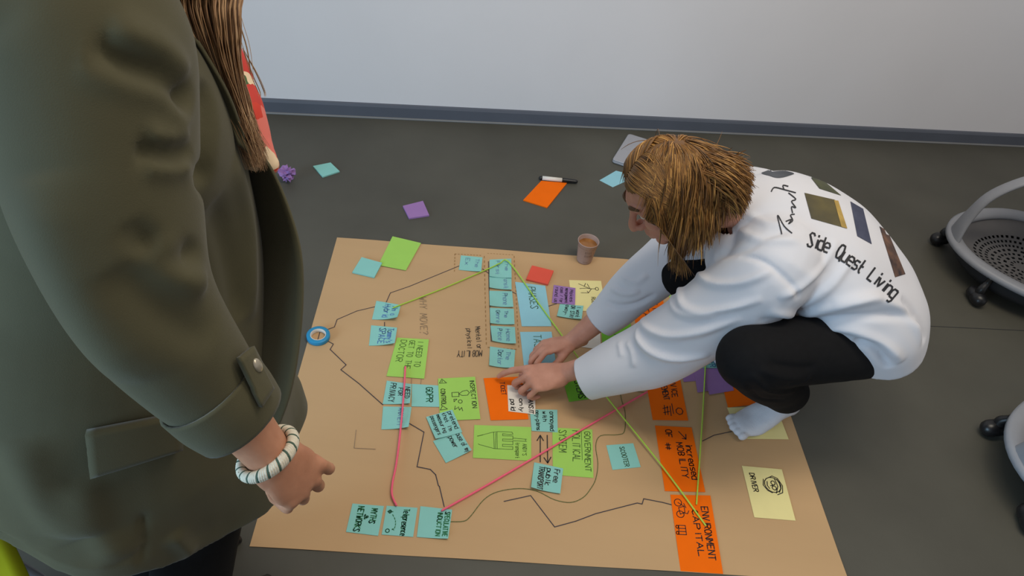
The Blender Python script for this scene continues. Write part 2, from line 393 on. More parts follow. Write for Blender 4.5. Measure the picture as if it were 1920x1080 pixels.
# ------------------------------------------------------------------ notes and cards on the sheet
def note(name, quad, colour, label, cat, base=.0004, thick=.0003, curl=(0, 0, 0, 0), group=None):
    nt = Note(quad, base, thick, curl); o = nt.mesh(name, M[colour]); tag(o, label, cat, group); return nt, o
G = 'sticky notes on the kraft paper'
nt, o = note('sticky_note', [(736, 443), (789.5, 455.6), (761, 507), (709, 497)], 'lime', 'blank lime green card at the far edge of the kraft paper', 'note', base=.0024, group=G)
nt, o = note('sticky_note_pad', [(678, 482), (716.3, 492.6), (702, 519.6), (660.6, 510)], 'aqua', 'blank aqua sticky note pad beside the blank lime card', 'note pad', base=.0009, thick=.005)
nt, o = note('sticky_note', [(705.7, 563.9), (751.3, 571.7), (745, 602), (697.4, 598.7)], 'aqua', 'aqua note with curled corner where the lime cord starts', 'note', curl=(0, 0, .018, 0), group=G)
write(nt, o, [("I'm a", .1, .75, .68, .9), ('Hybrid', .1, .85, .38, .6)], 'ink_blue')
nt, o = note('sticky_note', [(696, 609.8), (744.6, 614.2), (740, 648), (691.7, 648)], 'aqua', 'aqua note with blue writing just left of the lime doctor note', 'note', curl=(0, 0, .012, 0), group=G)
write(nt, o, [("Tommy's", .08, .9, .66, .88), ('SPACE', .1, .9, .34, .58)], 'ink_blue')
nt, o = note('sticky_note', [(744.6, 633), (804.2, 636.3), (795.4, 710), (724.6, 705)], 'lime', 'lime card reading I NEED TO GET TO THE DOCTOR', 'note', base=.0012, group=G)
write(nt, o, [('I NEED TO', .06, .72, .68, .84), ('GET TO THE', .06, .78, .42, .58), ('DOCTOR', .06, .62, .14, .32)], 'ink_dark_green', .0016)
nt, o = note('sticky_note', [(772.5, 719.7), (827, 723), (826, 763), (771.7, 762)], 'aqua', 'aqua note with one green word tucked under the INSPECTION card', 'note', group=G)
write(nt, o, [('GDPR', .12, .78, .5, .72)], 'ink_green', .0026)
nt, o = note('sticky_note', [(725.3, 713.7), (771.7, 720), (768.5, 759), (717.5, 757.5)], 'aqua', 'aqua note reading NEED FOR PRIVACY under the pink cord', 'note', base=.0009, curl=(0, 0, .008, 0), group=G)
write(nt, o, [('NEED', .18, .72, .78, .96), ('FOR', .25, .6, .52, .68), ('PRIVACY', .08, .9, .18, .4)], 'ink', .002)
nt, o = note('sticky_note', [(718.3, 762), (771.7, 763), (766, 805), (715, 805)], 'aqua', 'aqua note reading ANXIETY under the pink cord', 'note', curl=(0, 0, .012, 0), group=G)
write(nt, o, [('ANXIETY', .06, .86, .56, .74)], 'ink_pale', .002)
nt, o = note('sticky_note', [(821.3, 709.7), (890.8, 706.3), (900.8, 785.8), (825, 789)], 'lime', 'lime card reading INSPECTION and CONTROL with warning triangles', 'note', base=.0012, group=G)
write(nt, o, [('INSPECTION', .07, .74, .84, .95), ('CONTROL', .26, .66, .06, .17)], 'ink', .0018)
sketch(nt, o, [[(.12, .03), (.12, .22), (.02, .1), (.12, .03)], [(.1, .1), (.06, .11)], [(.76, .02), (.74, .2), (.66, .08), (.76, .02)],
    [(.36, .34), (.36, .52), (.46, .52), (.46, .34), (.36, .34)], [(.4, .52), (.34, .62), (.32, .74), (.38, .8), (.44, .74), (.44, .6), (.4, .52)], [(.52, .38), (.58, .38), (.52, .46), (.52, .38)], circ(.58, .54, .04, .05), [(.68, .4), (.76, .38), (.72, .46)], [(.7, .48), (.78, .5), (.72, .56), (.8, .58)]], w=.0016)
nt, o = note('sticky_note', [(812, 827), (862, 806), (884, 846), (836, 868)], 'aqua', 'tilted aqua note reading abuse of my power', 'note', base=.0006, curl=(0, 0, .006, 0), group=G)
write(nt, o, [('abuse of my', .02, .98, .8, .96), ('power', .1, .62, .52, .68)], 'ink', .0018)
nt, o = note('sticky_note', [(799, 781.7), (848, 768), (866.7, 810), (816.7, 825)], 'aqua', 'tilted aqua note reading pretend that I am measuring passengers', 'note', base=.0018, curl=(0, 0, 0, .006), group=G)
write(nt, o, [('pretend', .05, .8, .8, .95), ("that I'm", .04, .82, .58, .72), ('measuring', .04, .84, .37, .5), ('passengers', .04, .86, .14, .28)], 'ink', .0017)
nt, o = note('sticky_note', [(889.3, 796.7), (996, 800.7), (996, 864), (886.7, 858.3)], 'lime', 'wide lime card with a pencil drawing of a vehicle', 'note', base=.0006, group=G)
sketch(nt, o, [[(.35, .06), (.22, .3), (.18, .42), (.18, .66), (.24, .68), (.26, .62), (.24, .5), (.3, .5)], [(.3, .5), (.3, .68), (.4, .68), (.4, .5), (.46, .5), (.46, .68), (.56, .68), (.56, .5), (.62, .5)], [(.62, .5), (.62, .68), (.7, .68), (.7, .42), (.7, .36), (.6, .1), (.58, .08)],
    [(.2, .34), (.7, .36)], [(.2, .4), (.7, .41)], [(.35, .06), (.3, .16)], [(.36, .68), (.38, .92)], [(.44, .68), (.44, .92)], [(.38, .9), (.44, .9)], [(.7, .38), (.22, .38)]], 'ink_dark_green', .0013)
write(nt, o, [("ANDY'S", .52, .86, .85, .92), ('transport', .5, .95, .73, .8)], 'ink_dark_green', .0011)
nt, o = note('index_card', [(906.7, 709), (978, 706), (991, 786), (920, 788)], 'orange', 'orange card partly covered by the squatting person\'s near hand', 'card', base=.0006)
write(nt, o, [('TICKET', .12, .42, .4, .52)], 'ink', .0018)
nt, o = note('sticky_note', [(951, 722), (1003, 724), (1004, 777), (953.4, 771)], 'white_note', 'white note held down by the near hand over the orange card', 'note', base=.0016, curl=(0, 0, 0, 0), group=G)
write(nt, o, [('paid', .55, .95, .1, .26), ('only', .5, .95, .42, .56), ('TRANSIT', .3, .98, .76, .92)], 'ink', .0024)
nt, o = note('sticky_note', [(993.3, 767.3), (1045, 768.3), (1045.7, 810.7), (997, 807.7)], 'aqua', 'aqua note reading annoyed with pay-plans', 'note', base=.0010, group=G)
write(nt, o, [('annoyed', .1, .95, .72, .88), ('with', .1, .55, .46, .6), ('pay-plans', .06, .95, .2, .34)], 'ink', .002)
nt, o = note('sticky_note', [(1035.7, 801.7), (1110.7, 805), (1112.7, 896), (1036.7, 890)], 'lime', 'lime card reading GOVERNMENT POLITICAL SYSTEM under the pink cord', 'note', base=.0005, group=G)
write(nt, o, [('GOVERNMENT', .06, .88, .8, .94), ('POLITICAL', .05, .7, .5, .68), ('SYSTEM', .05, .52, .16, .34)], 'ink_dark_green', .0018)
sketch(nt, o, [[(.04, .72), (.66, .73)]], 'ink_dark_green', .0013)
nt, o = note('sticky_note', [(1001.7, 866.7), (1056, 878.3), (1050, 926.7), (995, 917)], 'aqua', 'aqua note reading Free public TRANSPORT below two drawn arrows', 'note', base=.0012, curl=(0, 0, .004, .01), group=G)
write(nt, o, [('Free', .1, .6, .72, .9), ('public', .12, .78, .46, .62), ('TRANSPORT', .1, .98, .2, .38)], 'ink', .0022)
nt, o = note('sticky_note', [(1136.7, 834.8), (1187.4, 831), (1201.5, 875.6), (1148.5, 881)], 'aqua', 'aqua note reading SCOOTER standing alone near the orange cards', 'note', group=G)
write(nt, o, [('SCOOTER', .12, .92, .46, .62)], 'ink_dark_green', .0018)
nt, o = note('sticky_note', [(661, 944), (719.9, 948.7), (709, 1004.6), (648.8, 997.2)], 'aqua', 'aqua note with two green words, leftmost of the bottom row of three', 'note', group=G)
write(nt, o, [('MYTHS', .12, .62, .64, .82), ('&', .35, .5, .46, .58), ('NETWORKS', .08, .94, .22, .4)], 'ink_green', .0024)
nt, o = note('sticky_note', [(725, 948.2), (782.9, 952), (774.7, 1006.7), (715.6, 1002.2)], 'aqua', 'aqua note reading Telepresence with dotted arrow, middle of the bottom row', 'note', group=G)
write(nt, o, [('Telepresence', .08, .98, .58, .76)], 'ink_green', .0022)
sketch(nt, o, [circ(.2, .14, .05, .05), [(.14, .14), (.26, .14)], [(.2, .06), (.2, .24)], [(.3, .24), (.36, .28)], [(.4, .31), (.46, .34)], [(.5, .36), (.56, .37)], [(.6, .38), (.66, .38)], [(.7, .38), (.76, .37)], circ(.86, .16, .06, .06), [(.78, .34), (.8, .3), (.82, .36)]], 'ink_green', .002)
nt, o = note('sticky_note', [(788.3, 949), (847.9, 955.5), (840, 1012), (781.5, 1006.7)], 'aqua', 'aqua note touched by the pink cord end, rightmost of the bottom row', 'note', base=.0008, curl=(0, 0, .006, 0), group=G)
write(nt, o, [('SPECULATIVE', .1, .92, .8, .95), ('INDUCTION', .12, .92, .58, .72)], 'ink_green', .0022)
nt, o = note('sticky_note', [(864.2, 478.7), (904.7, 482.5), (902, 510.8), (860.3, 505.8)], 'aqua', 'aqua note reading The Ex at the top beside the column', 'note', curl=(0, 0, .005, 0), group=G)
write(nt, o, [('The', .15, .7, .7, .86), ('Ex', .15, .6, .24, .42)], 'ink_pale', .002)
CG = 'column of aqua notes'
cols = [([(918, 486.7), (958.7, 484.7), (959, 523), (917.5, 520)], .0008, [('The', .1, .6, .72, .86), ('First', .1, .85, .3, .46)], 'topmost aqua note of the vertical column, crossed by the lime cord'),
        ([(917.5, 512), (959, 514), (959, 545), (917.5, 541)], .0018, [('Transit', .08, .95, .66, .84)], 'second aqua note from the top of the vertical column'),
        ([(917.5, 545), (960.3, 546), (962.5, 577.5), (918, 575)], .0004, [('Phone', .15, .85, .58, .78)], 'third aqua note from the top of the vertical column'),
        ([(918.5, 577), (963.5, 579), (964.5, 610), (919, 608)], .0004, [('The', .15, .55, .6, .74), ('Genre', .15, .9, .26, .42)], 'fourth aqua note from the top of the vertical column'),
        ([(919.6, 610.6), (965.5, 613), (967, 647.7), (922.7, 641)], .0004, [('Home', .15, .85, .62, .8), ('Place', .15, .85, .28, .46)], 'fifth aqua note from the top, reading Home Place'),
        ([(918.8, 649.5), (966.2, 656), (963, 693), (917, 687)], .0004, [('The', .15, .55, .66, .82), ('Doctor', .12, .88, .34, .52)], 'aqua note reading The Doctor at the foot of the column')]
for i, (qd, bs, ln, lb) in enumerate(cols):
    nt, o = note('sticky_note', qd, 'aqua', lb, 'note', base=bs, curl=(0, 0, .010 if i in (4, 5) else .006, .006), group=CG)
    write(nt, o, ln, 'ink_pale', .0022, seed=i)
nt, o = note('index_card', [(965.8, 528.3), (1022.5, 535.8), (1034, 611.7), (978.3, 611.7)], 'sky', 'sky blue card reading PHASES crossed by the lime cord', 'card')
write(nt, o, [('PHASES', .08, .6, .4, .64)], 'ink_dark_green', .0022)
nt, o = note('index_card', [(975, 622.3), (1034.2, 621.8), (1045, 700), (984, 700)], 'sky', 'sky blue card half hidden under the far hand', 'card')
write(nt, o, [('TASKS', .08, .6, .4, .64)], 'ink_dark_green', .002)
nt, o = note('sticky_note_pad', [(997.5, 497.5), (1038.3, 507.5), (1027.5, 533), (986.7, 523)], 'red', 'red sticky note pad behind the PHASES card', 'note pad', thick=.006)
nt, o = note('index_card', [(1067, 525), (1127, 526.7), (1136, 583), (1073, 583)], 'cream', 'cream card with a stick figure drawing beside the coffee cup', 'card')
sketch(nt, o, [[(.12, .28), (.2, .45), (.1, .5)], [(.2, .45), (.28, .62), (.12, .55)], [(.28, .3), (.26, .5), (.28, .62)], [(.42, .32), (.42, .55), (.36, .52)], [(.28, .62), (.28, .78)], circ(.28, .83, .05, .05), [(.42, .55), (.28, .66)]], w=.002)
write(nt, o, [('ROUTINE', .56, .98, .62, .74), ('BUS', .58, .85, .84, .95)], 'ink', .0018)
nt, o = note('sticky_note', [(1038.3, 534.2), (1079, 540), (1078.3, 571.7), (1034.7, 567.5)], 'purple', 'purple note with four lines of writing overlapping the cream card', 'note', base=.0014, group=G)
write(nt, o, [('Makes', .15, .85, .76, .9), ('management', .1, .95, .55, .68), ('cost / for', .1, .95, .33, .46), ('round us', .12, .95, .1, .24)], 'ink_line', .0017)
nt, o = note('sticky_note', [(1049.7, 570), (1094, 573.3), (1090, 601), (1044, 593.3)], 'aqua', 'aqua note with black writing below the purple note', 'note', base=.002, curl=(0, 0, .008, .003), group=G)
write(nt, o, [('I want', .1, .9, .74, .9), ('OR STAY', .05, .95, .5, .66), ('away-', .05, .8, .26, .42)], 'ink', .002)
nt, o = note('sticky_note', [(1083, 626), (1125, 622), (1127, 655), (1085, 650)], 'white_note', 'pale grey note between the two forearms', 'note', group=G)
nt, o = note('index_card', [(1127, 612), (1182, 604), (1188, 652), (1129, 645)], 'green', 'green card between the two sleeves', 'card', base=.0008)
write(nt, o, [('PLAN', .1, .8, .4, .6)], 'ink', .0022)
nt, o = note('index_card', [(1049, 690), (1117, 687), (1133, 744), (1067, 753.5)], 'green', 'green card with bold black writing half under the near cuff', 'card', base=.0005)
write(nt, o, [('TOPICS', .2, .98, .66, .84), ('SYSTEMS', .2, .95, .3, .48)], 'ink', .0026)
nt, o = note('index_card', [(1180, 537), (1238, 535), (1252, 608), (1192, 610)], 'orange', 'orange card reading SOCIAL CAPITAL seen between the two sleeves', 'card')
write(nt, o, [('CAPITAL', .1, .95, .3, .48), ('SOCIAL', .1, .9, .62, .8)], 'ink', .0026)
nt, o = note('index_card', [(1243, 520), (1300, 516), (1312, 560), (1256, 560)], 'lime', 'lime card peeping out between hair and near sleeve', 'card')
nt, o = note('index_card', [(1208, 698.5), (1270, 684), (1290.4, 788.5), (1224, 787.4)], 'orange', 'orange card reading SERVICE MANAGEMENT', 'card')
write(nt, o, [('SERVICE', .12, .58, .68, .84), ('MANAGEMENT', .08, .62, .42, .58)], 'ink', .0024)
sketch(nt, o, [[(.05, .3), (.12, .35), (.25, .3)], [(.08, .2), (.18, .25), (.28, .18)], [(.2, .1), (.3, .14), (.3, .06)], [(.12, .3), (.12, .1)], [(.18, .34), (.18, .12)], circ(.84, .8, .06, .1, 7), [(.72, .4), (.9, .38)], [(.74, .48), (.9, .46)], [(.74, .56), (.92, .54)], [(.7, .62), (.88, .62)], [(.78, .34), (.76, .5)], [(.86, .34), (.84, .52)]], w=.0024)
nt, o = note('index_card', [(1228, 797.8), (1296.7, 801.5), (1322.6, 922.6), (1246.7, 920.7)], 'orange', 'orange card reading increased MOBILITY with an arrow', 'card')
write(nt, o, [('increased', .28, .82, .74, .9), ('MOBILITY', .26, .8, .5, .66), ('OF', .06, .18, .26, .42), ('#', .28, .38, .2, .34)], 'ink', .0026)
sketch(nt, o, [[(.08, .62), (.2, .78)], [(.12, .8), (.2, .78), (.19, .68)]], w=.0026)
nt, o = note('index_card', [(1257, 927.4), (1331.9, 929), (1356, 1076), (1276, 1070.7)], 'orange', 'orange card reading ENVIRONMENT CAPITAL with bicycle drawing, nearest the camera', 'card')
write(nt, o, [('ENVIRONMENT', .16, .84, .72, .88), ('CAPITAL', .2, .8, .48, .62)], 'ink', .0026)
sketch(nt, o, [circ(.11, .16, .05, .09), circ(.27, .18, .045, .09), [(.11, .16), (.16, .3), (.24, .3), (.27, .18), (.18, .16), (.16, .3)], [(.12, .3), (.18, .34)], [(.25, .26), (.26, .36), (.22, .4)], [(.42, .1), (.42, .26), (.54, .26), (.54, .08), (.42, .1)], [(.46, .1), (.46, .26)], [(.5, .1), (.5, .26)], circ(.44, .06, .02, .03), circ(.52, .05, .02, .03)], w=.002)
nt, o = note('index_card', [(1391, 873.3), (1466, 880), (1491.9, 976.3), (1414.4, 970)], 'cream', 'cream card reading DRIVER with a drawn face', 'card')
write(nt, o, [('DRIVER', .14, .5, .14, .26)], 'ink', .0024)
fc = [circ(.34, .66, .15, .2), circ(.3, .68, .04, .05), circ(.4, .68, .04, .05), [(.22, .8), (.3, .84), (.4, .84), (.48, .78)], [(.2, .74), (.36, .78), (.5, .7)], [(.35, .66), (.36, .6)], [(.28, .54), (.36, .52), (.42, .56)], [(.24, .46), (.36, .42), (.46, .5), (.5, .6)], [(.2, .6), (.16, .7), (.2, .82), (.34, .9), (.48, .86), (.53, .72)]]
sketch(nt, o, fc, w=.0024)
nt, o = note('index_card', [(1363, 764), (1455, 762), (1479, 823.7), (1387, 822.6)], 'cream', 'cream card under the near white sock', 'card')
nt, o = note('index_card', [(1350, 705), (1425, 705), (1438, 756), (1365, 764)], 'orange', 'orange card under the near shin', 'card', base=.0008)
for i, (qd, lb) in enumerate([([(1272, 676), (1318, 672), (1330, 712), (1282, 716)], 'purple note left of the near knee, furthest left of three'), ([(1300, 690), (1346, 684), (1358, 728), (1308, 736)], 'purple note beside the near knee, middle of three overlapping'), ([(1318, 694), (1362, 688), (1376, 732), (1330, 740)], 'purple note tucked closest under the near knee')]):
    nt, o = note('sticky_note', qd, 'purple', lb, 'note', base=.0004 + .0007 * i, group=G)
nt, o = note('sticky_note', [(1292, 650), (1345, 644), (1362, 690), (1302, 690)], 'aqua', 'aqua note under the lime cord end beside the far foot', 'note', base=.0024, group=G)
write(nt, o, [('BETTER', .3, .95, .5, .68), ('CARE', .4, .95, .15, .32)], 'ink_blue', .002)
nt, o = note('sticky_note', [(1285, 622), (1332, 616), (1345, 648), (1292, 652)], 'aqua', 'aqua note with a dark tick behind the near knee', 'note', base=.0016, group=G)
write(nt, o, [('F', .4, .8, .6, .85)], 'ink', .0026)
nt, o = note('sticky_note', [(1340, 622), (1390, 618), (1400, 652), (1348, 655)], 'lime', 'lime note behind the near knee', 'note', base=.0004, group=G)

# ------------------------------------------------------------------ cords lying across the sheet
def cord(name, pix, m, r, label, zs):
    P = [gp(u, v, z) for (u, v), z in zip(pix, zs)]
    vf = rtube(P, [(r, r * .7)] * len(P), n=8, k=6); o = pymesh(name, vf, M[m], smooth=True); place(o, P[0]); tag(o, label, 'cord'); return o
cord('cord', [(737, 577), (830, 541), (918, 503), (937, 494), (955, 492), (1008, 566), (1073, 655), (1131, 736), (1240, 872), (1323, 985)], 'string_lime', .0026, 'long lime cord zigzagging over the column and PHASES card', [.006, .006, .007, .009, .009, .006, .010, .017, .011, .006])
cord('cord', [(1323, 678), (1318, 770), (1312, 860), (1306, 945)], 'string_lime', .0028, 'short lime cord running down beside the orange cards', [.008, .006, .006, .006])
cord('cord', [(760, 688), (757, 740), (750, 815), (743, 870), (736, 905), (735, 928), (743, 947)], 'string_pink', .0038, 'curved pink cord hanging from the lime doctor card', [.008, .009, .009, .009, .008, .008, .007])
cord('cord', [(829, 957), (930, 900), (1080, 812), (1213, 735)], 'string_pink', .0036, 'straight pink cord stretched to the SERVICE MANAGEMENT card', [.0075, .0075, .007, .0075])

# ------------------------------------------------------------------ tape roll, cup, pads, marker, laptop, paper ball
def lathe(prof, c, n=40, axis=None):
    c = Vector(c); V, F = [], []
    for r, z in prof:
        for j in range(n):
            a = 2 * math.pi * j / n; V.append(c + Vector((r * math.cos(a), r * math.sin(a), z)))
    for i in range(len(prof) - 1):
        for j in range(n): F.append((i * n + j, i * n + (j + 1) % n, (i + 1) * n + (j + 1) % n, (i + 1) * n + j))
    return V, F
tc = gp(597, 631, .006); tc.z = PAPER_Z + .0006
t = empty('tape_roll', tc); tag(t, 'roll of blue masking tape lying on the left edge of the paper', 'tape roll')
pymesh('tape_ring', lathe([(.023, 0), (.033, 0), (.0335, .001), (.0335, .012), (.033, .013), (.023, .013), (.0225, .0128), (.0225, 0), (.023, 0)], tc), M['blue_tape'], t, True)
pymesh('core', lathe([(.0205, .0005), (.0226, .0005), (.0226, .0134), (.0205, .0134), (.0205, .0005)], tc), M['tape_core'], t, True)
cc = gp(1095, 488, 0); cc.z = PAPER_Z + .001
t = empty('paper_cup', cc); tag(t, 'brown paper cup of milky coffee on the far edge of the sheet', 'cup')
pymesh('cup_wall', lathe([(.001, .004), (.0245, .004), (.0250, 0), (.0258, 0), (.0262, .004), (.0350, .084), (.0364, .0845), (.0368, .0860), (.0364, .0875), (.0352, .0878), (.0344, .0860), (.0262, .006), (.001, .006)], cc), M['cup'], t, True)
pymesh('coffee', lathe([(.0338, .0700), (.024, .0700), (.012, .0703), (.0005, .0705)], cc), M['coffee'], t, True)
S = Soup()
for z0, z1, k in ((.052, .062, 5), (.036, .046, 6), (.008, .012, 4)):
    for i in range(k):
        a = math.radians(-100 + i * 9); r = .0262 + (.0350 - .0262) * ((z0 + z1) / 2 - .004) / .08 + .0004
        p = cc + Vector((r * math.cos(a), r * math.sin(a), z0)); qv = cc + Vector((r * math.cos(a + .07), r * math.sin(a + .07), z0))
        S.add(([p, qv, qv + Vector((.0006 * math.cos(a), .0006 * math.sin(a), z1 - z0)), p + Vector((.0006 * math.cos(a), .0006 * math.sin(a), z1 - z0))], [(0, 1, 2, 3)]))
S.build('faint_print', mat('cup_print', (140, 116, 106), .7), t)['kind'] = 'stuff'
FZ = -PAPER_Z
nt, o = note('sticky_note_pad', [(586.9, 311.1), (619.8, 304.6), (636.9, 321), (605, 331.3)], 'aqua', 'aqua sticky note pad alone on the grey floor', 'note pad', base=FZ, thick=.005)
nt, o = note('sticky_note_pad', [(755.4, 385.8), (793, 376.5), (804.7, 403.2), (767, 409)], 'purple', 'purple sticky note pad on the grey floor behind the sheet', 'note pad', base=FZ, thick=.006)
nt, o = note('index_card_pad', [(1015, 338.8), (1063, 343), (1026, 389), (981, 375)], 'orange', 'stack of blank orange cards on the floor beside a marker', 'card stack', base=FZ, thick=.004)
nt, o = note('sticky_note', [(1124, 338), (1155, 320), (1195, 330), (1149, 351)], 'sky', 'light blue note on the floor peeping out beyond the hair', 'note', base=FZ, thick=.0005)
ma, mb = gp(1014, 333.5, .009), gp(1080, 340.5, .009); md = (mb - ma); ml = md.length; md.normalize()
t = empty('marker_pen', (ma.x, ma.y, 0)); tag(t, 'white barrelled marker pen with black cap on the floor', 'marker')
pymesh('end_plug', rtube([ma, ma + md * .006], [.0078, .0082], n=14), M['black_plastic'], t, True)
pymesh('barrel', tube([ma + md * .006, ma + md * ml * .64], [.0085, .0085], n=16, k=2), M['white_plastic'], t, True)
pymesh('cap', rtube([ma + md * ml * .62, ma + md * ml * .66, mb], [.0092, .0094, .0075], n=16), M['black_plastic'], t, True)
lc = [gp(1176, 243, .018), None, None, gp(1145.5, 291, .018)]
ey = (lc[0] - lc[3]); ly = ey.length; ey.normalize(); ex = Vector((ey.y, -ey.x, 0)); lcen = lc[3] + ey * ly / 2 + ex * .165
lcen.z = 0; lcen = lcen + wn * .03; la = math.atan2(ex.y, ex.x)
t = empty('laptop', lcen); tag(t, 'closed silver laptop on the floor by the baseboard', 'laptop')
def rbox(c, sx, sy, sz, rot, rad=.012, bev=.002):
    pts = []
    for cx, cy, a0 in ((1, 1, 0), (-1, 1, 90), (-1, -1, 180), (1, -1, 270)):
        for k in range(5):
            a = math.radians(a0 + k * 22.5); pts.append((cx * (sx / 2 - rad) + rad * math.cos(a), cy * (sy / 2 - rad) + rad * math.sin(a)))
    n = len(pts); V, F = [], []; Mr = Matrix.Rotation(rot, 3, 'Z')
    for z, s in ((0, 1 - bev * 2 / sx), (bev, 1), (sz - bev, 1), (sz, 1 - bev * 2 / sx)):
        V += [Vector(c) + Mr @ Vector((x * s, y * s, z)) for x, y in pts]
    for i in range(3): F += [(i * n + k, i * n + (k + 1) % n, (i + 1) * n + (k + 1) % n, (i + 1) * n + k) for k in range(n)]
    F += [tuple(range(n - 1, -1, -1)), tuple(3 * n + k for k in range(n))]; return V, F
pymesh('base', rbox(lcen + Vector((0, 0, .002)), .33, ly, .009, la), M['alu'], t)
pymesh('lid', rbox(lcen + Vector((0, 0, .0118)), .33, ly, .006, la), M['alu'], t)
for sx in (-1, 1):
    for sy in (-1, 1): pymesh('rubber_foot', lathe([(.001, 0), (.006, 0), (.006, .003), (.001, .003)], lcen + ex * sx * .14 + ey * sy * (ly / 2 - .02), 12), M['black_plastic'], t)
rnd = random.Random(4); pc = gp(539, 340, 0)
bm = bmesh.new(); bmesh.ops.create_icosphere(bm, subdivisions=3, radius=.024)
for v in bm.verts:
    nv = v.co.normalized(); k = noise.noise(nv * 2.6 + Vector((3, 1, 7))) * 1.0 + noise.noise(nv * 5) * .7
    v.co = Vector((v.co.x * (1 + k), v.co.y * (1 + k) * .9, v.co.z * (1 + k) * .95))
zmin = min(v.co.z for v in bm.verts)
for v in bm.verts: v.co.z -= zmin
me = bpy.data.meshes.new('crumpled_note'); bm.to_mesh(me); bm.free(); o = link_mesh('crumpled_note', me, M['purple']); o.location = (pc.x, pc.y, 0)
tag(o, 'crumpled purple sticky note on the floor beside the jacket', 'paper')

# ------------------------------------------------------------------ swivel chairs: base ring with perforated tray, three arched legs, casters, seat shell
def chair(center, caster_az, leg_az, label, seat_mat, seat_rot=0.0, ring=.27, shift=.05):
    c = Vector(center); t = empty('swivel_chair', c); tag(t, label, 'chair', 'swivel chairs with storage trays')
    polar = lambda a, r, z: c + Vector((r * math.cos(math.radians(a)), r * math.sin(math.radians(a)), z))
    def rr(a): return ring * (1 + .05 * math.cos(math.radians(3 * (a - leg_az))))
    S = Soup(); na = 60                                     # rounded three-lobed rim
    prof = [(-.044, .114), (-.034, .126), (.0, .130), (.010, .122), (.010, .108), (-.002, .100), (-.038, .104)]; m = len(prof)
    V = [polar(360 * j / na, rr(360 * j / na) + a, z) for j in range(na) for a, z in prof]
    S.add((V, [(j * m + k, j * m + (k + 1) % m, ((j + 1) % na) * m + (k + 1) % m, ((j + 1) % na) * m + k) for j in range(na) for k in range(m)]))
    S.build('base_ring', M['chair_grey'], t, True)
    S = Soup(); nr, nth = 22, 96                            # tray with real holes
    V, F = [], []
    for i in range(nr + 1):
        f = i / nr
        for k in range(nth):
            a = 360 * k / nth; V.append(polar(a, f * (rr(a) - .026) + .001, .118 - .062 * (1 - f ** 3)))
    for i in range(nr):
        step = 2 if i > 9 else (4 if i > 4 else 8)
        for k in range(nth):
            if 2 <= i <= 14 and i % 2 == 0 and (k // (step // 2)) % 2 == (i // 2) % 2: continue
            F.append((i * nth + k, i * nth + (k + 1) % nth, (i + 1) * nth + (k + 1) % nth, (i + 1) * nth + k))
    pymesh('perforated_tray', (V, F), M['chair_tray'], t, True)
    pymesh('tray_skirt_shade', lathe([(ring * .95, .102), (ring * .95, .075), (ring * .86, .048), (.02, .042), (.001, .042)], c, 48), M['chair_dark'], t, True)  # dark underside, widened so its colour also gives the shade below the ring
    for k in range(3):
        a = leg_az + 120 * k
        P = [polar(a, rr(a) - .012, .116), polar(a, ring * 1.0, .21), polar(a, ring * .90, .32), polar(a, ring * .55, .415), polar(a, .03, .44)]
        sd = Vector((-math.sin(math.radians(a)), math.cos(math.radians(a)), 0))
        pymesh('arched_leg', tube(P, [(.055, .012), (.034, .012), (.026, .011), (.024, .011), (.03, .014)], sd, 14, 6), M['chair_grey'], t, True)
    pymesh('hub', lathe([(.001, .41), (.045, .415), (.05, .44), (.035, .46), (.03, .475), (.001, .475)], c, 24), M['chair_dark'], t, True)
    for a in caster_az:
        p = polar(a, ring + .004, 0); yaw = math.radians(a + 55); ax = Vector((math.cos(yaw), math.sin(yaw), 0)); cs = empty('caster', p); cs.parent = t; cs.matrix_parent_inverse = t.matrix_world.inverted() if False else Matrix.Translation(-c)
        for s in (-1, 1):
            q = p + ax * s * .012 + Vector((0, 0, .027)); pymesh('wheel', rtube([q - ax * .007, q + ax * .007], [.0255, .0255], n=20, k=1), M['black_plastic'], cs, True)
        pymesh('hood', tube([p + Vector((0, 0, .048)), p + Vector((0, 0, .062)), polar(a, ring - .008, .085), polar(a, ring - .010, .108)], [.017, .015, .011, .010], n=12), M['black_plastic'], cs, True)
    V, F = [], []; nu, nv = 26, 22                           # seat shell with a low back
    for th in (0, .008):
        for i in range(nu + 1):
            s = i / nu
            for j in range(nv + 1):
                x = (j / nv - .5) * 2; w = .225 * (1 - .10 * abs(2 * s - 1) ** 2)
                if s < .55: y = .22 - s / .55 * .42; z = .495 - .018 * math.sin(math.pi * s / .55) - .02 * max(0, 1 - s / .1)
                else:
                    b = (s - .55) / .45; y = -.20 - .07 * math.sin(b * 1.4); z = .495 + .36 * b ** 1.15
                z += .022 * x * x; y += .05 * x * x * (1 if s > .55 else 0)
                p = Matrix.Rotation(seat_rot, 3, 'Z') @ Vector((x * w, y - shift + (th if s > .6 else 0), z - (th if s <= .6 else 0)))
                V.append(c + p)
    q = (nu + 1) * (nv + 1); I = lambda i, j: i * (nv + 1) + j
    for i in range(nu):
        for j in range(nv):
            F += [(I(i, j), I(i, j + 1), I(i + 1, j + 1), I(i + 1, j)), (q + I(i, j), q + I(i + 1, j), q + I(i + 1, j + 1), q + I(i, j + 1))]
    for i in range(nu): F += [(I(i, 0), I(i + 1, 0), q + I(i + 1, 0), q + I(i, 0)), (I(i, nv), q + I(i, nv), q + I(i + 1, nv), I(i + 1, nv))]
    for j in range(nv): F += [(I(0, j), q + I(0, j), q + I(0, j + 1), I(0, j + 1)), (I(nu, j), I(nu, j + 1), q + I(nu, j + 1), q + I(nu, j))]
    pymesh('seat_shell', (V, F), seat_mat, t, True)
    return t
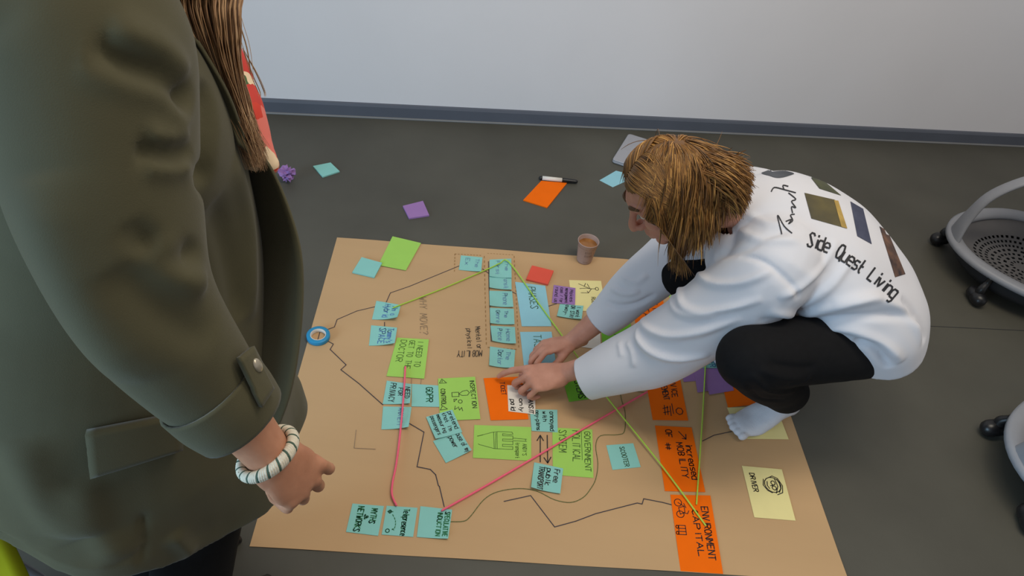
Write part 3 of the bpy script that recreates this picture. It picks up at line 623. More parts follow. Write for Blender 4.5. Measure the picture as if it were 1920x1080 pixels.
chair((1.85, 2.14, 0), [147, 219, 291, 3, 75], 172, 'grey swivel chair base with perforated tray near the wall, right edge', M['chair_grey'], math.pi / 2, shift=.12)
chair((1.68, 1.20, 0), [142, 208, 280, 352, 64], 185, 'grey swivel chair base with black casters nearest the camera, lower right edge', M['chair_grey'], math.pi / 2, shift=.12)
yc = gp(40, 1062, .495)
chair((yc.x - .13, yc.y - .17, 0), [122, 194, 266, 338, 50], 100, 'swivel chair with yellow-green seat behind the green jacket, lower left corner', M['seat_yellow'], math.radians(-127))
# ------------------------------------------------------------------ people
def skin_mat(name, rgb, rgb2):
    m = mat(name, rgb, .55, rgb2=rgb2, scale=30, bump=.12, bscale=220, spec=.35)
    b = m.node_tree.nodes['Principled BSDF']; b.inputs['Subsurface Weight'].default_value = .12; b.inputs['Subsurface Radius'].default_value = (.012, .005, .003); b.inputs['Subsurface Scale'].default_value = .5
    return m
M['skin_a'] = skin_mat('skin_person_squatting', (190, 134, 112), (206, 150, 128))
M['skin_b'] = skin_mat('skin_person_standing', (176, 122, 94), (196, 140, 110))
M['shirt'] = mat('white_cotton', (213, 214, 221), .85, .015, 8, bump=.15, bscale=900, sheen=.05)
M['trousers'] = mat('black_cotton', (17, 17, 19), .9, .12, 60, bump=.2, bscale=900, spec=.2)
M['sock'] = mat('white_knit', (206, 207, 214), .9, .04, 30, bump=.4, bscale=500)
M['jacket'] = mat('olive_crepe', (78, 74, 52), .85, .05, 14, bump=.15, bscale=800, sheen=.12, spec=.3)
M['print_black'] = mat('black_print', (40, 40, 44), .7, .1, 60)

def hair_material(name, dark, mid, light, zdark=None):
    m = bpy.data.materials.new(name); m.use_nodes = True; nt = m.node_tree; b = nt.nodes['Principled BSDF']
    at = nt.nodes.new('ShaderNodeAttribute'); at.attribute_name = 'strand'
    rp = nt.nodes.new('ShaderNodeValToRGB'); nt.links.new(at.outputs['Fac'], rp.inputs[0])
    e = rp.color_ramp.elements; e[0].position = 0; e[0].color = (*lin(dark), 1); e[1].position = 1; e[1].color = (*lin(light), 1); k = e.new(.5); k.color = (*lin(mid), 1)
    nt.links.new(rp.outputs[0], b.inputs['Base Color']); b.inputs['Roughness'].default_value = .42; b.inputs['Specular IOR Level'].default_value = .5
    return m
M['hair_a'] = hair_material('dark_blond_hair', (78, 54, 28), (146, 102, 50), (216, 166, 92))
M['hair_b'] = hair_material('light_brown_hair', (92, 64, 42), (164, 124, 86), (212, 174, 130))

def hand(W, A, N, thumb_side, curls, scale=1.0, spread=(.20, .06, -.07, -.20), thumb=(.5, .35, -.35), thumb_bend=.3, tsc=1.0):
    """palm, four jointed fingers and a thumb as closed tubes. A: wrist to knuckles, N: out of the back of the hand, thumb_side: +1/-1"""
    A = A.normalized(); N = (N - A * N.dot(A)).normalized(); S = A.cross(N) * thumb_side; out = []; s = scale
    out.append(rtube([W - A * .03 * s, W + A * .005 * s, W + A * .03 * s, W + A * .06 * s - S * .001, W + A * .088 * s - S * .001], [(.026 * s, .020 * s), (.028 * s, .019 * s), (.034 * s, .0175 * s), (.0405 * s, .0155 * s), (.038 * s, .0125 * s)], S, 20, 4))
    out.append(ellipsoid(W + A * .034 * s + S * .022 * s - N * .010 * s, (A, S, N), (.034 * s, .017 * s, .015 * s)))
    out.append(ellipsoid(W + A * .036 * s - S * .024 * s - N * .006 * s, (A, S, N), (.036 * s, .013 * s, .014 * s)))
    base = [(.031, .094), (.0105, .099), (-.0105, .094), (-.030, .084)]
    L = [(.044, .027, .022), (.048, .031, .023), (.045, .029, .023), (.036, .022, .020)]
    R = [(.0098, .0088, .0080, .0066), (.0100, .0090, .0082, .0067), (.0096, .0086, .0078, .0064), (.0086, .0076, .0070, .0058)]
    tips = []
    for i in range(4):
        p = W + S * base[i][0] * s + A * base[i][1] * s + N * .001; sp = spread[i]; d0 = (A * math.cos(sp) + S * math.sin(sp)).normalized()
        ang = 0; pts = [p - A * .014 * s - N * .002, p]; rad = [R[i][0] * .95 * s, R[i][0] * s]
        for j in range(3):
            ang += math.radians(curls[i][j]); d = d0 * math.cos(ang) - N * math.sin(ang)
            q = pts[-1] + d * L[i][j] * s
            pts.append((pts[-1] + q) / 2 + N * 0); rad.append((R[i][j] * .93) * s); pts.append(q); rad.append(R[i][j + 1] * s * (1.06 if j < 2 else 1))
        out.append(rtube(pts, rad, None, 14, 3)); tips.append(pts[-1])
    p = W + A * .022 * s + S * .022 * s - N * .008 * s
    d = (A * thumb[0] + S * thumb[1] + N * thumb[2]).normalized(); p1 = p + d * .042 * s * tsc
    d2 = (d + A * thumb_bend - S * thumb_bend * .5).normalized(); p2 = p1 + d2 * .033 * s * tsc; d3 = (d2 + A * thumb_bend - S * thumb_bend * .5).normalized(); p3 = p2 + d3 * .024 * s * tsc
    out.append(rtube([p, p1, p2, p3], [.0145 * s, .0120 * s, .0105 * s, .0078 * s], None, 14, 4))
    return out, tips

def head(c, Fh, Uh, s=1.0):
    """face with brow, nose, lips, chin, ears; returns closed pieces and the two eye centres"""
    Fh = Fh.normalized(); Uh = (Uh - Fh * Uh.dot(Fh)).normalized(); Sh = Fh.cross(Uh)
    P = lambda f, u, t=0: c + (Fh * f + Uh * u + Sh * t) * s; ax = (Fh, Sh, Uh); E = lambda p, r: ellipsoid(p, ax, [x * s for x in r])
    o = [E(P(-.006, .022), (.098, .077, .098)), E(P(.022, -.045), (.068, .060, .075)), E(P(.042, -.075), (.044, .045, .040)), E(P(.070, -.104), (.020, .024, .016)),
         E(P(.080, .034), (.016, .050, .013)), E(P(.089, -.064), (.012, .025, .006)), E(P(.087, -.076), (.012, .022, .0075)), E(P(.076, -.066), (.02, .034, .022))]
    for t in (-1, 1):
        o += [E(P(.060, -.016, .043 * t), (.028, .022, .022)), E(P(-.010, -.002, .077 * t), (.020, .007, .032)), E(P(-.008, -.026, .075 * t), (.010, .007, .012)), E(P(.098, -.036, .011 * t), (.012, .008, .008)), E(P(.038, -.072, .040 * t), (.035, .016, .03))]
        o.append(E(P(.072, .012, .031 * t), (.014, .016, .012)))
    o.append(rtube([P(.086, .026), P(.098, .002), P(.112, -.020), P(.114, -.032)], [.008 * s, .0085 * s, .0105 * s, .0115 * s], None, 12, 4))
    return o, [P(.0755, .008, .031 * t) for t in (-1, 1)], P, ax
def strands(name, roots, m, parent, colliders, grav=.12, step=.012, seed=1, width=.0011, stop=None, curl=.15, sweep=None, hug=0, zmax=None, reject=None):
    """grow hair strands from (point, direction, length) under gravity, kept outside the colliders (centre, axes, radii)"""
    rnd = random.Random(seed); V, F, T = [], [], []
    for p, d, ln, *fl in roots:
        p = Vector(p); d = Vector(d).normalized(); n = max(4, int(ln / step)); pts = [p.copy()]; ph = Vector((rnd.uniform(0, 9), rnd.uniform(0, 9), rnd.uniform(0, 9)))
        for i in range(n):
            nz = noise.noise_vector(p * 7 + Vector((seed, 0, 0))) * curl + noise.noise_vector(p * 22 + ph) * curl * .45
            d = (d + Vector((0, 0, -grav * min(1, (i + 1) / 7))) + nz * .35).normalized(); q = p + d * step
            if sweep: q = sweep(q)
            if hug and not fl and i < hug:
                c, ax, r = colliders[0]; w = q - c; k = math.sqrt(sum((w.dot(a) / rr) ** 2 for a, rr in zip(ax, r)))
                if k > 1.06: q = c + w * ((1.06 + (k - 1.06) * .4) / k)
            for c, ax, r in colliders:
                w = q - c; k = math.sqrt(sum((w.dot(a) / rr) ** 2 for a, rr in zip(ax, r)))
                if k < 1: q = c + w * (1 / max(k, .05))
            if stop and q.z < stop: q.z = stop + rnd.uniform(0, .004)
            d = (q - p).normalized() * .75 + d * .25; p = q; pts.append(p.copy())
        if zmax and max(a.z for a in pts) > zmax: continue
        if reject and any(reject(a) for a in pts): continue
        tone = min(1, max(0, rnd.gauss(.42, .26))); w0 = width * rnd.uniform(.7, 1.35); k0 = len(V)
        for i, a in enumerate(pts):
            t = (pts[min(i + 1, len(pts) - 1)] - pts[max(i - 1, 0)]).normalized(); u = t.cross(Vector((.3, .5, .8))).normalized(); v = t.cross(u); w = w0 * (1 if i < len(pts) * .7 else max(.15, (len(pts) - i) / (len(pts) * .3)))
            for j in range(3):
                an = 2.094 * j; V.append(a + u * math.cos(an) * w + v * math.sin(an) * w); T.append(tone)
        for i in range(len(pts) - 1):
            for j in range(3): F.append((k0 + i * 3 + j, k0 + i * 3 + (j + 1) % 3, k0 + i * 3 + 3 + (j + 1) % 3, k0 + i * 3 + 3 + j))
    o = pymesh(name, (V, F), m, parent, True); a = o.data.attributes.new('strand', 'FLOAT', 'POINT'); a.data.foreach_set('value', T); return o
def with_tone(o, v):
    a = o.data.attributes.new('strand', 'FLOAT', 'POINT'); a.data.foreach_set('value', [v] * len(o.data.vertices)); return o

# ---- person squatting over the sheet
pa = empty('person', (.80, 1.40, 0)); tag(pa, 'person in white long-sleeved shirt and black trousers squatting over the paper', 'person')
hc = gp(1256, 359, .675)                                   # head
HF, HU = Vector((-.72, -.25, -.64)).normalized(), Vector((-.66, -.08, .74)); HU = (HU - HF * HU.dot(HF)).normalized(); HS = HF.cross(HU)
hp, eyes, HP, hax = head(hc, HF, HU, 1.0)
neck0 = Vector((.525, 1.43, .615))
shN, shF = Vector((.585, 1.265, .565)), Vector((.575, 1.575, .54))
elN, cuN, wrN = gp(1240, 654, .25), gp(1097, 711, .10), gp(1062, 698, .084)
elF, cuF, wrF = gp(1207, 528, .29), gp(1124, 604, .145), gp(1074, 640, .085)
hipN, hipF = Vector((.905, 1.285, .362)), Vector((.905, 1.48, .362))
knN, anN = gp(1405, 672, .43), gp(1478, 738, .15)
knF, anF = gp(1270, 508, .36), gp(1425, 628, .14)
toN, toF = gp(1381, 800, .022), gp(1345, 668, .022)
B = Soup()
for x in hp: B.add(x)
B.add(rtube([HP(-.02, -.03), HP(-.045, -.09), neck0, Vector((.60, 1.42, .575))], [(.058, .058), (.052, .052), (.050, .050), (.05, .045)], None, 20, 5))
B.add(rtube([Vector((.57, 1.42, .58)), Vector((.66, 1.42, .555)), Vector((.77, 1.42, .53)), Vector((.85, 1.41, .47)), Vector((.91, 1.40, .40))], [(.12, .07), (.15, .09), (.15, .095), (.14, .09), (.14, .09)], (0, 1, 0), 24, 5))
for s, e, w in ((shN, elN, wrN), (shF, elF, wrF)):
    B.add(rtube([s, s * .5 + e * .5, e, e * .6 + w * .4, w], [.055, .046, .040, .038, .027], None, 18, 5))
for h, k, a in ((hipN, knN, anN), (hipF, knF, anF)):
    B.add(rtube([h, h * .5 + k * .5, k, k * .6 + a * .4, a], [.055, .06, .054, .050, .036], None, 18, 5))
# near hand: fingertips press the white note; far hand reaches in behind it
AN = gp(973, 715, .066) - wrN; NN = Vector((-.10, -.25, 1))
hN, tipsN = hand(wrN, AN, NN, 1, [(16, 22, 16), (44, 62, 40), (50, 66, 40), (52, 66, 40)], 1.08, thumb=(.8, .30, -.45), thumb_bend=.3)
AF = gp(1003, 655, .070) - wrF; NF = Vector((-.35, .25, .9))
hF, tipsF = hand(wrF, AF, NF, -1, [(40, 35, 20), (38, 42, 24), (40, 45, 24), (40, 45, 24)], .96, thumb=(.7, .35, -.5), thumb_bend=.2)
for x in hN + hF: B.add(x)
me = voxel(B, .0032, 3); co = getco(me); co[:, 2] = np.maximum(co[:, 2], .0045); setco(me, co); body = link_mesh('body', me, M['skin_a'], pa, True)
for e in eyes: pymesh('eye', ellipsoid(e, hax, (.0115, .0115, .0115), 16, 12), mat('eye_white', (225, 220, 214), .25, .02), pa, True)
for t in (-1, 1): pymesh('eyebrow', rtube([HP(.094, .036, .014 * t), HP(.092, .042, .030 * t), HP(.080, .038, .048 * t)], [(.004, .003), (.005, .003), (.003, .002)], None, 10, 4), mat('eyebrow_hair', (92, 66, 40), .6, .2, 300), pa, True)
for e in eyes: pymesh('iris', ellipsoid(e + HF * .0085, hax, (.0035, .006, .006), 14, 8), mat('eye_iris', (62, 70, 78), .2, .1), pa, True)

# shirt
S = Soup()
S.add(tube([(.500, 1.425, .612), (.56, 1.43, .600), (.65, 1.43, .578), (.75, 1.42, .532), (.845, 1.405, .468), (.925, 1.39, .398), (.975, 1.375, .325)],
           [(.062, .056), (.130, .088), (.195, .116), (.222, .132), (.230, .134), (.222, .128), (.192, .114)], (0, 1, 0), 40, 8))
S.add(ellipsoid((.545, 1.365, .515), WX, (.085, .12, .085)))
S.add(rtube([(.60, 1.33, .585), shN, shN * .5 + elN * .5 + Vector((0, 0, -.01)), elN, elN * .5 + cuN * .5, cuN], [.095, .100, .098, .093, .079, .060], None, 24, 6))
S.add(rtube([(.60, 1.50, .565), shF, shF * .5 + elF * .5, elF, elF * .5 + cuF * .5, cuF], [.09, .088, .082, .074, .064, .052], None, 24, 6))
me = voxel(S, .0055, 10)
FOLD_SHIRT = [
    ([(1285, 520), (1275, 545), (1283, 575), (1320, 585), (1380, 575), (1430, 560)], .007, .009), ([(1262, 540), (1262, 575), (1290, 592), (1345, 592)], .005, .008),
    ([(1205, 595), (1207, 610), (1230, 625), (1265, 630), (1320, 620), (1390, 595)], .008, .009), ([(1196, 615), (1200, 640), (1225, 662), (1270, 672), (1330, 665)], .009, .009),
    ([(1300, 500), (1330, 530), (1390, 530), (1450, 505)], .006, .009), ([(1340, 480), (1390, 470), (1450, 440), (1500, 420)], -.004, .012),
    ([(1175, 640), (1185, 660), (1188, 690)], .004, .008), ([(1160, 640), (1165, 670)], .003, .007),
    ([(1385, 480), (1430, 490), (1480, 530), (1500, 560)], -.004, .006), ([(1460, 560), (1500, 540), (1540, 500), (1570, 450)], .005, .010), ([(1500, 575), (1560, 535), (1600, 480)], .005, .010), ([(1440, 585), (1500, 590), (1570, 575), (1650, 555)], .006, .012),
    ([(1420, 600), (1500, 605), (1600, 595), (1680, 590), (1720, 600)], -.007, .012), ([(1520, 610), (1600, 620), (1660, 650), (1690, 680)], .008, .014), ([(1560, 570), (1640, 560), (1700, 590), (1730, 640)], .007, .014), ([(1600, 640), (1640, 650), (1670, 690)], -.008, .012), ([(1690, 560), (1720, 600), (1735, 640)], -.006, .012),
    ([(1400, 400), (1440, 420), (1490, 420)], .004, .010), ([(1380, 430), (1430, 450), (1500, 450)], .004, .010), ([(1145, 540), (1170, 550), (1200, 545)], .006, .008), ([(1135, 565), (1160, 575), (1195, 570), (1230, 550)], -.006, .008), ([(1165, 520), (1190, 530), (1215, 515)], .005, .008)]
folds(me, [(p, a * 1.6, w) for p, a, w in FOLD_SHIRT]); wrinkle(me, .0035, 11, 3, (1, 1, 1)); relax(me, 1)
SHIRT_BVH = bvh_of(me)
me = cut_open(me, [(cuN, cuN - elN, .09), (cuF, cuF - elF, .09), ((.971, 1.375, .332), (.5, 0, -.85), .30), ((.504, 1.425, .611), (-1, 0, .2), .06)])
shirt = link_mesh('shirt', me, M['shirt'], pa, True)

# black-print lettering and pictures on the back of the shirt, laid on the cloth
def on_cloth(bvh, u, v, off):
    h, n = hit(bvh, u, v); return (h + n * off) if h else None
def cloth_strokes(name, strokes, w, m, parent, bvh, off=.0012):
    V, F = [], []
    for st in strokes:
        P = []
        for a, b in zip(st[:-1], st[1:]):
            k = max(1, int(math.dist(a, b) / 3)); P += [(a[0] + (b[0] - a[0]) * i / k, a[1] + (b[1] - a[1]) * i / k) for i in range(k)]
        P.append(st[-1]); L = []
        for i, p in enumerate(P):
            a, b = P[max(i - 1, 0)], P[min(i + 1, len(P) - 1)]; d = math.hypot(b[0] - a[0], b[1] - a[1]) + 1e-9; nx, ny = -(b[1] - a[1]) / d * w / 2, (b[0] - a[0]) / d * w / 2
            q = [on_cloth(bvh, p[0] + nx, p[1] + ny, off), on_cloth(bvh, p[0] - nx, p[1] - ny, off)]; L.append(q if all(q) else None)
        for a, b in zip(L[:-1], L[1:]):
            if a and b and (a[0] - b[0]).length < .03:
                k = len(V); V += [a[0], b[0], b[1], a[1]]; F.append((k, k + 1, k + 2, k + 3))
    return pymesh(name, (V, F), m, parent)
def cloth_patch(name, quad, m, parent, bvh, off=.0010, n=10, edge=None):
    V, F = [], []; ok = {}
    for i in range(n + 1):
        for j in range(n + 1):
            u, v = i / n, j / n; p = [(quad[0][c] * (1 - v) + quad[1][c] * v) * (1 - u) + (quad[3][c] * (1 - v) + quad[2][c] * v) * u for c in (0, 1)]
            if edge: p = edge(p, u, v)
            h = on_cloth(bvh, p[0], p[1], off); ok[i, j] = len(V) if h else None
            if h: V.append(h)
    for i in range(n):
        for j in range(n):
            q = [ok[i, j], ok[i + 1, j], ok[i + 1, j + 1], ok[i, j + 1]]
            if None not in q: F.append(q)
    return pymesh(name, (V, F), m, parent, True)
def path_text(txt, path, height, adv=5.3):
    st, W = text_strokes(txt, 0, adv=adv); L = [0]
    for a, b in zip(path[:-1], path[1:]): L.append(L[-1] + math.dist(a, b))
    def at(s):
        for i in range(len(path) - 1):
            if s <= L[i + 1] or i == len(path) - 2:
                t = (s - L[i]) / (L[i + 1] - L[i]); a, b = path[i], path[i + 1]; d = L[i + 1] - L[i]
                return (a[0] + (b[0] - a[0]) * t, a[1] + (b[1] - a[1]) * t), ((b[0] - a[0]) / d, (b[1] - a[1]) / d)
    out = []
    for q in st:
        r = []
        for a, b in q:
            (x, y), (tx, ty) = at(a / W * L[-1]); h = b / 6 * height; r.append((x + ty * h, y - tx * h))
        out.append(r)
    return out
base = [tuple(p) for p in catmull([(1512, 461), (1560, 478), (1605, 508), (1640, 534), (1672, 560)], 6)]
cloth_strokes('lettering', path_text('Side Quest Living', base, 26, 4.9), 3.6, M['print_black'], shirt, SHIRT_BVH)
cloth_strokes('signature', [catmull([(1485, 438), (1470, 424), (1459, 405), (1459, 412), (1466, 440)], 4), catmull([(1473, 416), (1484, 412), (1478, 420), (1486, 414), (1482, 404), (1490, 402)], 4), catmull([(1486, 400), (1484, 388), (1492, 390), (1484, 378), (1492, 374), (1478, 362)], 4), catmull([(1446, 360), (1452, 352), (1470, 356), (1492, 362)], 4), catmull([(1470, 356), (1468, 348), (1478, 350)], 4)], 2.2, M['print_black'], shirt, SHIRT_BVH)
def pic(name, a, b, c, sc): return mat(name, a, .7, rgb2=b, scale=sc, detail=5)
blob = lambda p, u, v: (p[0], p[1])
cloth_patch('picture_print', [(1421, 321), (1470, 313), (1497, 330), (1440, 337)], pic('print_grey_rock', (66, 70, 78), (86, 90, 98), None, 14), shirt, SHIRT_BVH, edge=lambda p, u, v: (1459 + (p[0] - 1459) * (1 - .25 * (2 * u - 1) ** 2), 325 + (p[1] - 325) * (1 - .55 * (2 * v - 1) ** 2)))
cloth_patch('picture_print', [(1563, 376), (1571, 377), (1588, 429), (1577, 426)], pic('print_straw_field', (186, 156, 84), (150, 124, 64), None, 30), shirt, SHIRT_BVH, off=.0016)
cloth_patch('picture_print', [(1516, 328), (1545, 340), (1577, 367), (1536, 354)], pic('print_dark_field', (44, 50, 48), (88, 90, 60), None, 16), shirt, SHIRT_BVH)
cloth_patch('picture_print', [(1508, 362), (1565, 375), (1585, 428), (1521, 410)], pic('print_dusk_field', (46, 48, 50), (104, 94, 56), None, 9), shirt, SHIRT_BVH)
cloth_patch('picture_print', [(1594, 378), (1618, 392), (1634, 458), (1607, 443)], pic('print_night_sky', (50, 54, 76), (74, 78, 100), None, 20), shirt, SHIRT_BVH)
cloth_patch('picture_print', [(1645, 414), (1660, 424), (1697, 514), (1678, 520)], pic('print_collage', (40, 38, 44), (120, 88, 70), None, 30), shirt, SHIRT_BVH)

# trousers and socks
S = Soup()
S.add(ellipsoid((.925, 1.38, .37), WX, (.10, .155, .10)))
for h, k, a in ((hipN, knN, anN), (hipF, knF, anF)):
    ax = (a - k).normalized(); kr = .076 if k is knN else .062
    S.add(rtube([h, h * .5 + k * .5 + Vector((0, 0, .005)), k], [.084, .084, kr], None, 22, 6)); S.add(rtube([k, k * .55 + a * .45, a], [kr, kr * .95, .056], None, 22, 6))
me = voxel(S, .006, 9)
folds(me, [([(1410, 700), (1440, 730), (1490, 735)], .006, .008), ([(1400, 715), (1420, 745), (1470, 752)], -.005, .007), ([(1420, 690), (1460, 705), (1510, 710)], .005, .009), ([(1440, 680), (1490, 690), (1530, 690)], -.005, .009), ([(1480, 720), (1510, 715), (1520, 705)], .004, .007)])
wrinkle(me, .004, 12, 8)
me = cut_open(me, [(anN - (anN - knN).normalized() * .01, anN - knN, .10), (anF - (anF - knF).normalized() * .01, anF - knF, .10)])
link_mesh('trousers', me, M['trousers'], pa, True)
def sock(toe, heel, an, kn):
    d = (toe - heel); d.z = 0; d.normalize(); up = Vector((0, 0, 1)); sd = d.cross(up); ax = (an - kn).normalized()
    ball = toe - d * .055 + Vector((0, 0, .006)); S = Soup()
    S.add(rtube([heel + d * .012, heel * .55 + ball * .45 + Vector((0, 0, .018)), ball, toe - d * .012], [(.031, .034), (.036, .034), (.046, .025), (.036, .018)], sd, 20, 5))
    S.add(rtube([an - ax * .08, an, heel + d * .03 + Vector((0, 0, .022)), heel * .6 + ball * .4 + Vector((0, 0, .012))], [.043, .040, (.036, .040), (.034, .030)], sd, 20, 5))
    for t in (-.032, -.015, .002, .018, .033): S.add(ellipsoid(toe + sd * t + d * (.006 - .25 * abs(t)) + Vector((0, 0, -.003)), (d, sd, up), (.016, .0105, .013)))
    me = voxel(S, .0035, 5); wrinkle(me, .0012, 40, 5); co = getco(me); co[:, 2] += max(0, .0035 - co[:, 2].min()); setco(me, co)
    return link_mesh('sock', me, M['sock'], pa, True)
sock(toN, gp(1487, 757, .065), anN, knN); sock(toF, gp(1440, 640, .065), anF, knF)

# hair: a scalp cap plus loose strands falling from a parting
cap = Soup().add(ellipsoid(HP(-.010, .030), hax, (.100, .080, .097), 28, 20)); me = voxel(cap, .005, 2)
bm = bmesh.new(); bm.from_mesh(me)
kill = [f for f in bm.faces if (f.calc_center_median() - hc).dot(HF) > .045 and (f.calc_center_median() - hc).dot(HU) < .075 or (f.calc_center_median() - hc).dot(HU) < -.03]
bmesh.ops.delete(bm, geom=kill, context='FACES'); bm.to_mesh(me); bm.free()
with_tone(link_mesh('hair_base', me, M['hair_a'], pa, True), .2)
def face_sweep(q):                                          # hair is brushed back behind the temples, the face stays free
    w = q - hc; f, u, t = w.dot(HF), w.dot(HU), w.dot(HS)
    lim = .060 if u < .0 else .060 + u * .8
    if f > lim and u < .085 and abs(t) > .055: q = q - HF * min(f - lim, .010)
    return q
def over_face(q):                                           # a strand hanging in front of the face is left out
    w = q - hc; f, u = w.dot(HF), w.dot(HU)
    return u < .06 and f > .066 + .62 * max(0, -u) + .5 * max(0, u)
rnd = random.Random(11); roots = []; sk = HP(-.008, .026); crown = (HU * .80 - HF * .60).normalized()
for i in range(6000):
    while True:
        v = Vector((rnd.gauss(0, 1), rnd.gauss(0, 1), rnd.gauss(0, 1))).normalized(); f, u, t = v.dot(HF), v.dot(HU), v.dot(HS)
        if u > -.35 and not (f > .62 and u < .68) and not (f > .15 and u < .15) and not (t > .1 and f > -.1) and t < .6: break
    p = sk + HF * f * .101 + HS * t * .081 + HU * u * .101
    par = HS * (1 if t > 0 else -1)                         # away from the middle parting
    d = (v - crown * .9); d = d - v * d.dot(v); d = d.normalized() * .5 + par * .6 - HF * ((.75 if t < 0 else 1.5) if f > 0 else .1); d = (d - v * d.dot(v)).normalized() + v * .03
    ln = rnd.uniform(.17, .25) * (1 if f < .3 else .95) * (.8 + .35 * rnd.random()); roots.append((p, d, ln * (.62 if t > .1 and f > -.2 else 1)))
for i in range(1500):                                       # thick side curtain and neck hair on the near side
    fr = rnd.uniform(-.35, .52); v = (HF * fr + HU * rnd.uniform(-.1, .6) - HS * rnd.uniform(.5, 1)).normalized()
    p = sk + HF * v.dot(HF) * .103 + HS * v.dot(HS) * .083 + HU * v.dot(HU) * .103
    roots.append((p, Vector((.10 if fr < 0 else .0, -.15, -.8)) + v * .1, rnd.uniform(.15, .275), 1))
for i in range(2200):                                       # lock gathered over the collar
    v = (-HF * rnd.uniform(.5, 1) + HU * rnd.uniform(-.6, .4) + HS * rnd.uniform(-.8, .25)).normalized()
    p = sk + HF * v.dot(HF) * .101 + HS * v.dot(HS) * .081 + HU * v.dot(HU) * .101
    roots.append((p, Vector((.95, -.20 + rnd.uniform(-.3, .15), -.02 + rnd.uniform(-.1, .1))), rnd.uniform(.07, .12), 1))
for i in range(1600):                                       # hair falling over the neck on the near side
    v = (-HF * rnd.uniform(.1, 1) + HU * rnd.uniform(-.5, .5) - HS * rnd.uniform(-.2, 1)).normalized()
    p = sk + HF * v.dot(HF) * .101 + HS * v.dot(HS) * .081 + HU * v.dot(HU) * .101
    roots.append((p, Vector((.28 + rnd.uniform(-.2, .2), -.42 + rnd.uniform(-.2, .2), -.6)), rnd.uniform(.08, .15), 1))
shaft = [(sk, hax, (.104, .083, .104)), (HP(.03, -.05), hax, (.075, .066, .080)), (Vector((.64, 1.42, .555)), WX, (.15, .20, .125)), ((neck0 + hc) / 2 + Vector((.02, 0, -.01)), WX, (.085, .075, .085))]
strands('hair', roots, M['hair_a'], pa, shaft, .17, .012, 3, .0012, curl=.34, sweep=face_sweep, hug=7, zmax=sk.z + .103, reject=over_face)
# ---- person standing at the left, seen from behind her right arm
AX = Vector((-.51, .64, 0)); WF = Vector((.62, .785, 0)).normalized(); WR = Vector((WF.y, -WF.x, 0))
wp = lambda f, r, z: AX + WF * f + WR * r + Vector((0, 0, z))
pb = empty('person', AX); tag(pb, 'person in an olive blazer with rolled sleeve standing at the left edge', 'person')
wSh, wEl, wWr = dp(165, 95, .63), dp(262, 560, .685), dp(502, 850, .815)
hc2 = wp(.05, 0, 1.51); F2 = (WF + Vector((0, 0, -.35))).normalized(); U2 = Vector((0, 0, 1)); U2 = (U2 - F2 * U2.dot(F2)).normalized()
hp2, eyes2, HP2, hax2 = head(hc2, F2, U2, .94)
B = Soup()
for x in hp2: B.add(x)
B.add(rtube([HP2(-.02, -.03), wp(.02, 0, 1.38), wp(0, 0, 1.30)], [.050, .050, .07], None, 20, 5))
B.add(rtube([wp(0, 0, 1.30), wp(.01, 0, 1.18), wp(0, 0, 1.02), wp(-.01, 0, .86)], [(.13, .07), (.14, .09), (.12, .085), (.15, .10)], WR, 24, 5))
mid = wEl * .55 + wWr * .45
B.add(rtube([wSh, wSh * .5 + wEl * .5, wEl, mid, wWr], [.045, .040, .037, .036, .0265], None, 18, 5))
lSh, lEl, lWr = wp(.0, -.18, 1.27), wp(-.03, -.21, 1.02), wp(.0, -.22, .80)
B.add(rtube([lSh, lSh * .5 + lEl * .5, lEl, lWr], [.045, .040, .036, .026], None, 18, 5))
for r in (-.09, .09): B.add(rtube([wp(-.02, r, .82), wp(-.04, r, .45), wp(-.13, r, .12)], [.075, .052, .036], None, 18, 5))
cview = (CAM - wWr).normalized()
A2 = dp(574, 908, .875) - wWr; N2 = (cview + Vector((.35, .0, .1)))
hd, _ = hand(wWr, A2, N2, -1, [(24, 86, 50), (30, 92, 50), (36, 95, 50), (42, 92, 50)], .92, thumb=(.75, .25, -.6), thumb_bend=.3)
for x in hd: B.add(x)
hd, _ = hand(lWr, Vector((.3, .3, -1)), -WR, 1, [(30, 40, 25)] * 4, .95)
for x in hd: B.add(x)
me = voxel(B, .0032, 2); link_mesh('body', me, M['skin_b'], pb, True)
for e in eyes2: pymesh('eye', ellipsoid(e, hax2, (.011, .011, .011), 16, 12), bpy.data.materials['eye_white'], pb, True)

# blazer
S = Soup()
S.add(tube([wp(.0, 0, 1.36), wp(.0, 0, 1.32), wp(.0, 0, 1.25), wp(.02, -.01, 1.14), wp(.025, -.03, 1.02), wp(.01, -.03, .90), wp(-.025, -.02, .78), wp(-.045, -.01, .66), wp(-.055, 0, .505)],
           [(.08, .075), (.125, .090), (.160, .115), (.165, .150), (.155, .168), (.165, .185), (.185, .212), (.200, .235), (.208, .252)], WR, 44, 8))
TB = bvh_of(voxel(S, .008, 10)); cuW = dp(447, 781, .775); wMi = dp(206, 380, .655); wFo = dp(372, 708, .74); SV = Soup().add(rtube([wMi, wEl, wFo, cuW], [.081, .068, .060, .052], None, 28, 6)); SB = BVHTree.FromPolygons(SV.v, SV.f)
S.add(rtube([wp(-.01, .10, 1.30), wSh, wMi, wEl, wFo, cuW], [.080, .090, .081, .068, .057, .045], None, 28, 6))
lcu = lEl * .4 + lWr * .6
S.add(rtube([wp(-.01, -.10, 1.30), lSh, lSh * .5 + lEl * .5, lEl, lcu], [.085, .085, .078, .07, .056], None, 24, 6))
me = voxel(S, .006, 10)
co = getco(me); zz = np.clip((.66 - co[:, 2]) / .1, 0, 1); ang = np.arctan2((co[:, :2] - np.array(AX)[:2]) @ np.array(WR)[:2], (co[:, :2] - np.array(AX)[:2]) @ np.array(WF)[:2])
